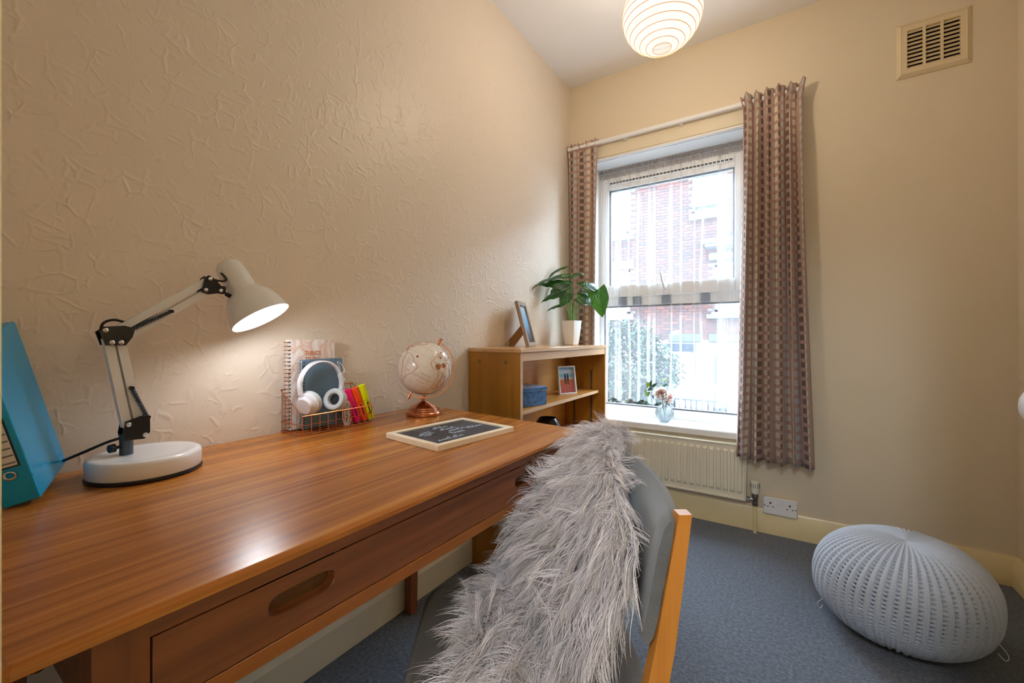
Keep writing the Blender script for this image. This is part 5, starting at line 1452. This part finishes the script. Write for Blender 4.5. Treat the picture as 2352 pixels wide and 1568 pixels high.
# ------------------------------------------------------------------ things on and in the bookcase
UPV = Vector((0, 0, 1))
def photo_frame(name, base, nrm, w, h, lean_deg, fwid, mat_f, label, prop_len, art):
    nrm = Vector(nrm).normalized(); sx_ = Vector((0, 0, 1)).cross(nrm).normalized()      # frame's right as one faces it
    l = math.radians(lean_deg)
    up = Vector((0, 0, 1)) * math.cos(l) - nrm * math.sin(l); nn_ = nrm * math.cos(l) + Vector((0, 0, 1)) * math.sin(l)
    M = frame_M(Vector(base), sx_, up, nn_)
    t = thing(name, base, label, 'photo frame')
    for (a, c_, d, e) in ((-w / 2, -w / 2 + fwid, 0, h), (w / 2 - fwid, w / 2, 0, h), (-w / 2 + fwid, w / 2 - fwid, 0, fwid), (-w / 2 + fwid, w / 2 - fwid, h - fwid, h)):
        obj('frame_bar', MB().box(a, c_, d, e, -0.012, 0.004, 0.0015, M), mat_f, t)
    obj('backing', MB().box(-w / 2 + 0.002, w / 2 - 0.002, 0.002, h - 0.002, -0.014, -0.010, 0, M), plain(name + '_board', srgb(150, 104, 52), 0.7), t)
    ph = obj('photograph', MB().box(-w / 2 + fwid - 0.001, w / 2 - fwid + 0.001, fwid - 0.001, h - fwid + 0.001, -0.009, -0.006, 0, M), art(M, w, h), t)
    hinge_ = M @ Vector((0, h * 0.55, -0.014)); foot = Vector(base) - nrm * prop_len; foot.z = base[2]
    A_ = M @ Vector((0, h * 0.56, -0.014)); B_ = M @ Vector((0, h * 0.36, -0.014)); F1 = foot; F2 = foot + nrm * 0.028; K_ = foot + UPV * h * 0.13 - nrm * 0.002
    vv = [A_, K_, F1, F2, B_]
    obj('prop_leg', MB().add([p_ + sx_ * 0.0016 for p_ in vv] + [p_ - sx_ * 0.0016 for p_ in vv], [(0, 1, 2, 3, 4), (9, 8, 7, 6, 5)] + [(i_, (i_ + 1) % 5, 5 + (i_ + 1) % 5, 5 + i_) for i_ in range(5)]), bpy.data.materials[name + '_board'], t, smooth=False)
    return t, ph, M
def grad_art(nm, stops):
    def f(M, w, h):
        k = NT(nm); co = k.coord()
        sp = k.n('ShaderNodeSeparateXYZ'); k.set(sp.inputs[0], co)
        up = Vector((M[0][1], M[1][1], M[2][1]))
        z0 = M[2][3]; z1 = z0 + h * up.z
        fac = k.math('DIVIDE', k.math('SUBTRACT', sp.outputs[2], z0), z1 - z0)
        nz = k.noise(co, 90, 3)
        fac = k.math('ADD', fac, k.math('MULTIPLY', k.math('SUBTRACT', nz.outputs[0], 0.5), 0.06))
        k.p(Base_Color=k.ramp(fac, stops), Roughness=0.25); return k.m
    return f
photo_frame('photo_frame', (0.118, 1.845, SH), (0.96, 0.27, 0), 0.155, 0.235, 15, 0.022, wood('grey_washed_wood', srgb(128, 112, 98), srgb(156, 138, 120), srgb(178, 162, 144), 'z', 0.5, 60, 4),
            'grey-brown photo frame propped on top of the bookcase, seen edge-on', 0.125, grad_art('sea_photo', [(0.10, srgb(58, 70, 84)), (0.3, srgb(110, 120, 140)), (0.45, srgb(120, 176, 226)), (0.7, srgb(150, 200, 236)), (0.95, srgb(206, 226, 240))]))
t, ph, Mw = photo_frame('photo_frame', (0.172, 2.150, 0.681), (0.872, -0.490, 0), 0.118, 0.158, 9, 0.0085, M_white,
            'white photo frame on the upper shelf showing two people on red ground', 0.07, grad_art('two_people_photo', [(0.05, srgb(176, 92, 88)), (0.34, srgb(192, 104, 84)), (0.50, srgb(206, 112, 58)), (0.54, srgb(198, 196, 200)), (0.66, srgb(120, 180, 214)), (0.80, srgb(214, 226, 236)), (0.95, srgb(80, 150, 200))]))
M_fig = plain('dark_clothing', srgb(58, 54, 60), 0.7)
for xf_ in (-0.008, 0.009):
    obj('pictured_person', MB().box(xf_ - 0.006, xf_ + 0.006, 0.076, 0.107, -0.0062, -0.0052, 0.0004, Mw).box(xf_ - 0.005, xf_ - 0.001, 0.056, 0.078, -0.0062, -0.0052, 0, Mw).box(xf_ + 0.001, xf_ + 0.005, 0.056, 0.078, -0.0062, -0.0052, 0, Mw).lathe([(0.0001, -0.0062), (0.0045, -0.0062), (0.0045, -0.0052), (0.0001, -0.0052)], 10, Mw @ Matrix.Translation((xf_, 0.112, 0))), M_fig, ph)

# blue box
bb = thing('storage_box', (0.14, 1.66, 0.681), 'blue velvet box on the upper bookcase shelf', 'box')
kv = NT('crushed_blue_velvet'); co = kv.coord(); nv_ = kv.noise(co, 34, 4, 0.65, 0.6)
kv.p(Base_Color=kv.ramp(nv_.outputs[0], [(0.38, srgb(6, 48, 92)), (0.5, srgb(10, 92, 158)), (0.7, srgb(26, 126, 196))]), Roughness=0.55, Sheen_Weight=0.5)
MBX = Matrix.Translation((0.142, 1.665, 0.681)) @ Matrix.Rotation(math.radians(-14), 4, 'Z')
obj('body', MB().box(-0.075, 0.075, -0.12, 0.12, 0.0005, 0.068, 0.003, MBX), kv.m, bb)
obj('lid', MB().box(-0.078, 0.078, -0.123, 0.123, 0.068, 0.088, 0.003, MBX), kv.m, bb)

# black round bowl on the middle shelf
bw = thing('round_bowl', (0.135, 1.97, 0.452), 'glossy black round bowl on the middle bookcase shelf', 'bowl')
M_gb = plain('gloss_black_ceramic', srgb(8, 8, 14), 0.06, var=0.1)
MW_ = Matrix.Translation((0.135, 1.975, 0.452))
obj('body', MB().lathe([(0.030, 0.0005), (0.045, 0.004), (0.062, 0.022), (0.070, 0.050), (0.069, 0.075), (0.060, 0.104), (0.046, 0.122), (0.043, 0.122), (0.056, 0.102), (0.064, 0.075), (0.064, 0.050), (0.045, 0.015), (0.0001, 0.012)], 40, MW_), M_gb, bw)
obj('painted_highlight', MB().box(-0.006, 0.006, -0.001, 0.001, -0.012, 0.012, 0, MW_ @ Matrix.Rotation(math.radians(-12), 4, 'Z') @ Matrix.Translation((0.0695, 0.0, 0.066)) @ Matrix.Rotation(PI / 2, 4, 'Z')), plain('pale_blue_highlight', srgb(150, 178, 206), 0.4), bw)  # pale blue patch colours a highlight onto the black glaze

# ------------------------------------------------------------------ potted plant
pt = thing('potted_plant', (0.125, 2.29, SH), 'leafy green artificial plant in a white square pot on the bookcase', 'plant')
rot = YAW + PI / 4 + math.radians(6)
PC = Vector((0.128, 2.285, SH))
def sq(s, z):
    out = []
    for (x, y) in rrect(-s, s, -s, s, s * 0.06, 2): out.append(PC + Vector((x * math.cos(rot) - y * math.sin(rot), x * math.sin(rot) + y * math.cos(rot), z)))
    return out
obj('pot', loft(MB(), [sq(0.026, 0.0005), sq(0.029, 0.004), sq(0.035, 0.05), sq(0.040, 0.10), sq(0.0435, 0.144), sq(0.0405, 0.144), sq(0.038, 0.120)]), plain('matt_white_pot', srgb(232, 228, 222), 0.5, var=0.01), pt, ang=30)
obj('soil', loft(MB(), [sq(0.037, 0.118), sq(0.038, 0.124)]), plain('dark_soil', srgb(50, 40, 30), 0.9), pt)
def m_leaf():
    k = NT('glossy_green_leaf')
    uv = k.n('ShaderNodeUVMap', {'uv_map': 'leaf'}).outputs[0]
    sp = k.n('ShaderNodeSeparateXYZ'); k.set(sp.inputs[0], uv)
    side = k.math('ABSOLUTE', k.math('SUBTRACT', sp.outputs[0], 0.5))
    vein = k.math('SUBTRACT', k.math('MULTIPLY', sp.outputs[1], 7.0), k.math('MULTIPLY', side, 6.0))
    vf = k.math('ABSOLUTE', k.math('SUBTRACT', k.math('FRACT', vein), 0.5))
    vm = k.math('MAXIMUM', k.math('LESS_THAN', vf, 0.05), k.math('LESS_THAN', side, 0.016))
    nz = k.noise(k.coord(), 30, 3)
    c = k.ramp(nz.outputs[0], [(0.35, srgb(10, 46, 26)), (0.65, srgb(22, 78, 40))])
    c = k.mix(k.math('MULTIPLY', vm, 0.35), c, srgb(92, 150, 78))
    k.p(Base_Color=c, Roughness=0.24); k.b.inputs['Specular IOR Level'].default_value = 0.6
    k.p(Subsurface_Weight=0.0)
    k.bump(k.math('SMOOTH_MIN', vf, 0.3, 0.2), 0.6, 0.006)
    tr = k.n('ShaderNodeBsdfTranslucent'); tr.inputs[0].default_value = srgb(120, 190, 50)
    mx = k.n('ShaderNodeMixShader'); mx.inputs[0].default_value = 0.12
    k.t.links.new(k.b.outputs[0], mx.inputs[1]); k.t.links.new(tr.outputs[0], mx.inputs[2]); k.surf(mx)
    return k.m
M_leaf = m_leaf()
M_stem = plain('pale_green_stem', srgb(132, 172, 92), 0.5)
def leaf_mesh(root, tip_dir, nrm, L, Wd, droop, name='leaf', mat_=None, cup=0.25):
    """heart-shaped pointed blade: root, direction, face normal; bends down towards the tip"""
    root = Vector(root); d = Vector(tip_dir).normalized(); n = Vector(nrm); n = (n - d * n.dot(d)).normalized(); s = d.cross(n)
    nu, nv = 9, 13; mb = MB(); uvs = []
    back = 0.16
    for j in range(nv):
        v = j / (nv - 1)
        wv = math.sin(PI * min(1, (v * 0.86 + 0.14)) ** 0.72) ** 0.85 if v < 1 else 0.0
        wv = max(0.0, wv) * (1 - 0.25 * v)
        ang = droop * v * v
        cpos = root + d * (L * (math.sin(ang) / ang * v if ang > 1e-4 else v)) * 1.0 - n * (L * v * (1 - math.cos(ang)) / max(ang, 1e-4)) - n * 0.0
        for i in range(nu):
            u = i / (nu - 1) * 2 - 1
            lobe = -back * L * (abs(u) ** 1.2) * max(0, 1 - v * 3.2)
            pos = cpos + s * (u * wv * Wd / 2) + d * lobe - n * (cup * abs(u) ** 1.5 * wv * Wd * 0.5) + n * (0.035 * Wd * math.sin(v * 22 - abs(u) * 6) * abs(u))
            mb.v.append(tuple(pos)); uvs.append((i / (nu - 1), v))
    for j in range(nv - 1):
        for i in range(nu - 1): mb.f.append((j * nu + i, j * nu + i + 1, (j + 1) * nu + i + 1, (j + 1) * nu + i))
    me = mesh_of(name, mb, recalc=False, ang=80)
    ul = me.uv_layers.new(name='leaf')
    for lp_ in me.loops: ul.data[lp_.index].uv = uvs[lp_.vertex_index]
    return me
UPZ = Vector((0, 0, 1))
TC = (Vector((1.196, 0, 1.0)) - PC).normalized()
sR = Vector((math.cos(YAW), math.sin(YAW), 0)); sF = Vector((-math.sin(YAW), math.cos(YAW), 0))
kpx = 2.47 / 968.0
def ppx(px, py, dep=0.0):        # offset from the pot in picture-parallel metres
    u_ = (px - 1176) / 968.0; v_ = (774 - py) / 968.0; D_ = 2.47 + dep
    D_ = min(D_, (1.196 - 0.022) / (math.sin(YAW) - math.cos(YAW) * u_))      # stay in front of the wall
    return Vector((1.196, 0, 1.0)) + (sF + sR * u_ + UPZ * v_) * D_
LV = [  # leaf base (px,py,depth) , tip (px,py,depth), width m, normal mix(toward camera, up), droop
    ((1300, 634, 0.02), (1226, 638, 0.07), 0.075, (0.25, 1.0), 0.5), ((1308, 652, -0.05), (1246, 645, -0.06), 0.105, (0.7, 0.7), 0.4),
    ((1296, 612, 0.10), (1257, 627, 0.10), 0.050, (0.1, 1.0), 0.5), ((1298, 628, 0.13), (1262, 634, 0.14), 0.06, (0.2, 1.0), 0.4),
    ((1297, 668, -0.07), (1244, 682, -0.03), 0.085, (0.55, 0.8), 0.5), ((1305, 672, -0.09), (1288, 700, -0.11), 0.075, (0.9, 0.3), 0.4),
    ((1288, 698, -0.06), (1256, 708, -0.05), 0.060, (0.3, 0.9), 0.4), ((1312, 633, 0.02), (1343, 620, 0.05), 0.050, (0.5, 0.8), 0.7),
    ((1336, 656, -0.06), (1381, 648, -0.03), 0.115, (0.75, 0.8), 0.7), ((1372, 664, -0.03), (1384, 721, -0.06), 0.125, (0.9, 0.35), 0.4),
    ((1328, 680, -0.08), (1362, 690, -0.10), 0.085, (0.8, 0.6), 0.8), ((1348, 672, 0.06), (1362, 700, 0.08), 0.07, (0.4, 0.8), 0.5),
    ((1330, 690, -0.04), (1352, 697, -0.02), 0.05, (0.5, 0.8), 0.5), ((1290, 650, 0.06), (1262, 672, 0.08), 0.08, (0.4, 0.8), 0.5)]
for (bq, tq, wd, (nc, nu_), dr) in LV:
    r0 = ppx(*bq); t0 = ppx(*tq); d = t0 - r0
    nrm = TC * nc + UPZ * nu_
    # keep the blade clear of the wall behind it
    lf = obj('leaf', leaf_mesh(r0, d, nrm, d.length * 1.12, wd, dr), M_leaf, pt)
    foot = PC + Vector((0, 0, 0.122)) + sR * ((bq[0] - 1316) * 0.0003)
    mid = foot.lerp(r0, 0.55) + UPZ * 0.02 + (foot - r0).normalized() * 0.0 - sR * ((bq[0] - 1316) * kpx * 0.18)
    obj('stalk', MB().tube(catmull([foot, mid, r0, r0 + d * 0.15], 6), [0.0026] * 6 + [0.0022] * 6 + [0.0016] * 7, 6), M_stem, lf)

# ------------------------------------------------------------------ bud vase and flowers on the sill
VC = Vector((0.585, W + 0.075, 0.496))
vs_ = thing('glass_vase', VC, 'small round textured clear glass vase on the window sill', 'vase')
gm = NT('textured_clear_glass')
tr = gm.n('ShaderNodeBsdfTransparent'); tr.inputs[0].default_value = (0.97, 0.99, 0.99, 1)
gs = gm.n('ShaderNodeBsdfGlossy'); gs.inputs['Roughness'].default_value = 0.08
tl = gm.n('ShaderNodeBsdfTranslucent'); tl.inputs[0].default_value = (0.94, 0.97, 0.98, 1)
vo = gm.n('ShaderNodeTexVoronoi'); gm.set(vo.inputs['Vector'], gm.coord()); vo.inputs['Scale'].default_value = 170
bp = gm.n('ShaderNodeBump'); gm.set(bp.inputs['Height'], vo.outputs[0]); bp.inputs['Strength'].default_value = 0.8; bp.inputs['Distance'].default_value = 0.003
gm.t.links.new(bp.outputs[0], gs.inputs['Normal']); gm.t.links.new(bp.outputs[0], tl.inputs['Normal'])
fr_ = gm.n('ShaderNodeFresnel'); fr_.inputs[0].default_value = 1.5; gm.t.links.new(bp.outputs[0], fr_.inputs['Normal'])
mx1 = gm.n('ShaderNodeMixShader'); mx1.inputs[0].default_value = 0.30; gm.t.links.new(tr.outputs[0], mx1.inputs[1]); gm.t.links.new(tl.outputs[0], mx1.inputs[2])
mx2 = gm.n('ShaderNodeMixShader'); gm.t.links.new(fr_.outputs[0], mx2.inputs[0]); gm.t.links.new(mx1.outputs[0], mx2.inputs[1]); gm.t.links.new(gs.outputs[0], mx2.inputs[2]); gm.surf(mx2)
prv = [(0.022, 0.0005), (0.024, 0.003), (0.034, 0.010), (0.046, 0.025), (0.0525, 0.045), (0.052, 0.060), (0.044, 0.080), (0.030, 0.094), (0.019, 0.101), (0.0165, 0.108), (0.018, 0.116)]
obj('bowl', MB().lathe(prv + [(r_ - 0.0025, z_) for r_, z_ in prv[::-1][:-1]] + [(0.0001, 0.006)], 40, Matrix.Translation(VC)), gm.m, vs_)
FC = VC + Vector((0, 0, 0))
kf = 2.49 / 968.0
def vpx(px, py, dep=0.0): return VC + sR * ((px - 1528) * kf) + UPZ * ((965 - py) * kf) + sF * dep
M_pet = {}
def petal_mat(nm, c0, c1):
    k = NT(nm); co = k.coord(); nz = k.noise(co, 60, 2)
    k.p(Base_Color=k.mix(nz.outputs[0], c0, c1), Roughness=0.6)
    tl = k.n('ShaderNodeBsdfTranslucent'); tl.inputs[0].default_value = c1
    mx = k.n('ShaderNodeMixShader'); mx.inputs[0].default_value = 0.25
    k.t.links.new(k.b.outputs[0], mx.inputs[1]); k.t.links.new(tl.outputs[0], mx.inputs[2]); k.surf(mx); return k.m
PO = petal_mat('outer_white_petal', srgb(232, 222, 216), srgb(246, 243, 240)); PM = petal_mat('peach_petal', srgb(234, 206, 188), srgb(243, 226, 214)); PI_ = petal_mat('rose_heart_petal', srgb(206, 136, 140), srgb(228, 170, 166))
def petal(c, ang, tilt, L, Wd, M, mat_, par, cup):
    mb = MB(); nu, nv = 7, 7
    d = Vector((math.cos(ang) * math.sin(tilt), math.sin(ang) * math.sin(tilt), math.cos(tilt)))
    t_ = Vector((-math.sin(ang), math.cos(ang), 0)); inn = t_.cross(d)
    for j in range(nv):
        v = j / (nv - 1)
        w = Wd * (math.sin(PI * (0.12 + 0.80 * v)) ** 0.7)
        for i in range(nu):
            u = i / (nu - 1) * 2 - 1
            p = d * (L * v) + t_ * (u * w / 2) + inn * (-cup * L * (math.sin(PI * v) - 0.3 * v)) * -1 + inn * (0.20 * w * u * u) + inn * (0.03 * L * math.sin(9 * u + ang) * v)
            mb.v.append(tuple(M @ p))
    for j in range(nv - 1):
        for i in range(nu - 1): mb.f.append((j * nu + i, j * nu + i + 1, (j + 1) * nu + i + 1, (j + 1) * nu + i))
    return obj('petal', mb, mat_, par, recalc=False, ang=80)
def peony(c, face, R_, label, seed):
    r = random.Random(seed)
    t = thing('peony', c, label, 'flower')
    M = axis_M(Vector(c) - Vector(face).normalized() * R_ * 0.45, face)
    for (n, til, L, wd, m_, cu_) in ((7, 1.25, 1.0, 0.95, PO, 0.30), (7, 0.95, 1.02, 0.85, PO, 0.34), (6, 0.68, 0.95, 0.75, PM, 0.34), (6, 0.45, 0.86, 0.55, PM, 0.28), (7, 0.30, 0.74, 0.28, PI_, 0.15), (4, 0.12, 0.70, 0.22, PI_, 0.1)):
        a0_ = r.uniform(0, 6)
        for i in range(n): petal(None, a0_ + 2 * PI * i / n + r.uniform(-0.15, 0.15), til + r.uniform(-0.1, 0.1), R_ * L * r.uniform(0.92, 1.08), R_ * wd * r.uniform(0.9, 1.1), M, m_, t, cu_)
    return t
f1 = vpx(1518, 898, -0.012); f2 = vpx(1538, 908, -0.004)
p1 = peony(f1, TC * 0.75 + UPZ * 0.55 - sR * 0.25, 0.046, 'blush peony with a rose heart, upper left flower in the glass vase', 1)
p2 = peony(f2, TC * 0.85 + UPZ * 0.15 + sR * 0.55, 0.043, 'pale peach peony, lower right flower in the glass vase', 2)
M_gst = plain('dark_green_flower_stem', srgb(62, 104, 72), 0.6)
obj('stalk', MB().tube(catmull([f1, vpx(1524, 925), vpx(1528, 950), vpx(1531, 962)], 5), 0.0022, 6), M_gst, p1)
obj('stalk', MB().tube(catmull([f2, vpx(1531, 928), vpx(1529, 950), vpx(1526, 962)], 5), 0.0022, 6), M_gst, p2)
sp = thing('eucalyptus_sprig', vpx(1528, 940), 'small eucalyptus sprig with rounded green leaves behind the peonies', 'foliage')
M_eu = plain('eucalyptus_green', srgb(70, 104, 92), 0.5, var=0.1); M_eul = plain('lime_green_leaf', srgb(150, 200, 50), 0.5)
stp = {'a': [vpx(1527, 935, 0.02), vpx(1512, 900, 0.03), vpx(1500, 884, 0.03), vpx(1494, 876, 0.03)], 'b': [vpx(1527, 935, 0.02), vpx(1504, 908, 0.03), vpx(1491, 899, 0.02), vpx(1486, 900, 0.02)], 'c': [vpx(1528, 935, 0.02), vpx(1530, 895, 0.03), vpx(1532, 880, 0.03), vpx(1533, 870, 0.03)]}
for k_, P_ in stp.items(): obj('stem', MB().tube(catmull(P_, 5), 0.0011, 5), M_gst, sp)
for (px, py, qx, qy, wd, m_) in ((1495, 876, 1490, 888, 0.022, M_eul), (1497, 884, 1500, 871, 0.022, M_eu), (1501, 885, 1493, 894, 0.012, M_eu), (1504, 885, 1513, 876, 0.020, M_eu), (1503, 888, 1492, 893, 0.026, M_eu), (1494, 900, 1486, 905, 0.020, M_eul), (1487, 899, 1486, 892, 0.012, M_eul), (1496, 898, 1492, 908, 0.014, M_eu), (1505, 905, 1505, 914, 0.010, M_eu), (1533, 882, 1524, 877, 0.014, M_eu), (1534, 880, 1540, 882, 0.012, M_eu), (1532, 870, 1525, 866, 0.010, M_eul), (1532, 871, 1540, 870, 0.008, M_eul), (1529, 884, 1536, 878, 0.016, M_eu)):
    a = vpx(px, py, 0.028); c_ = vpx(qx, qy, 0.020)
    obj('leaf', leaf_mesh(a, c_ - a, TC * 0.8 + UPZ * 0.5, (c_ - a).length * 1.1, wd, 0.3, cup=0.1), m_, sp)
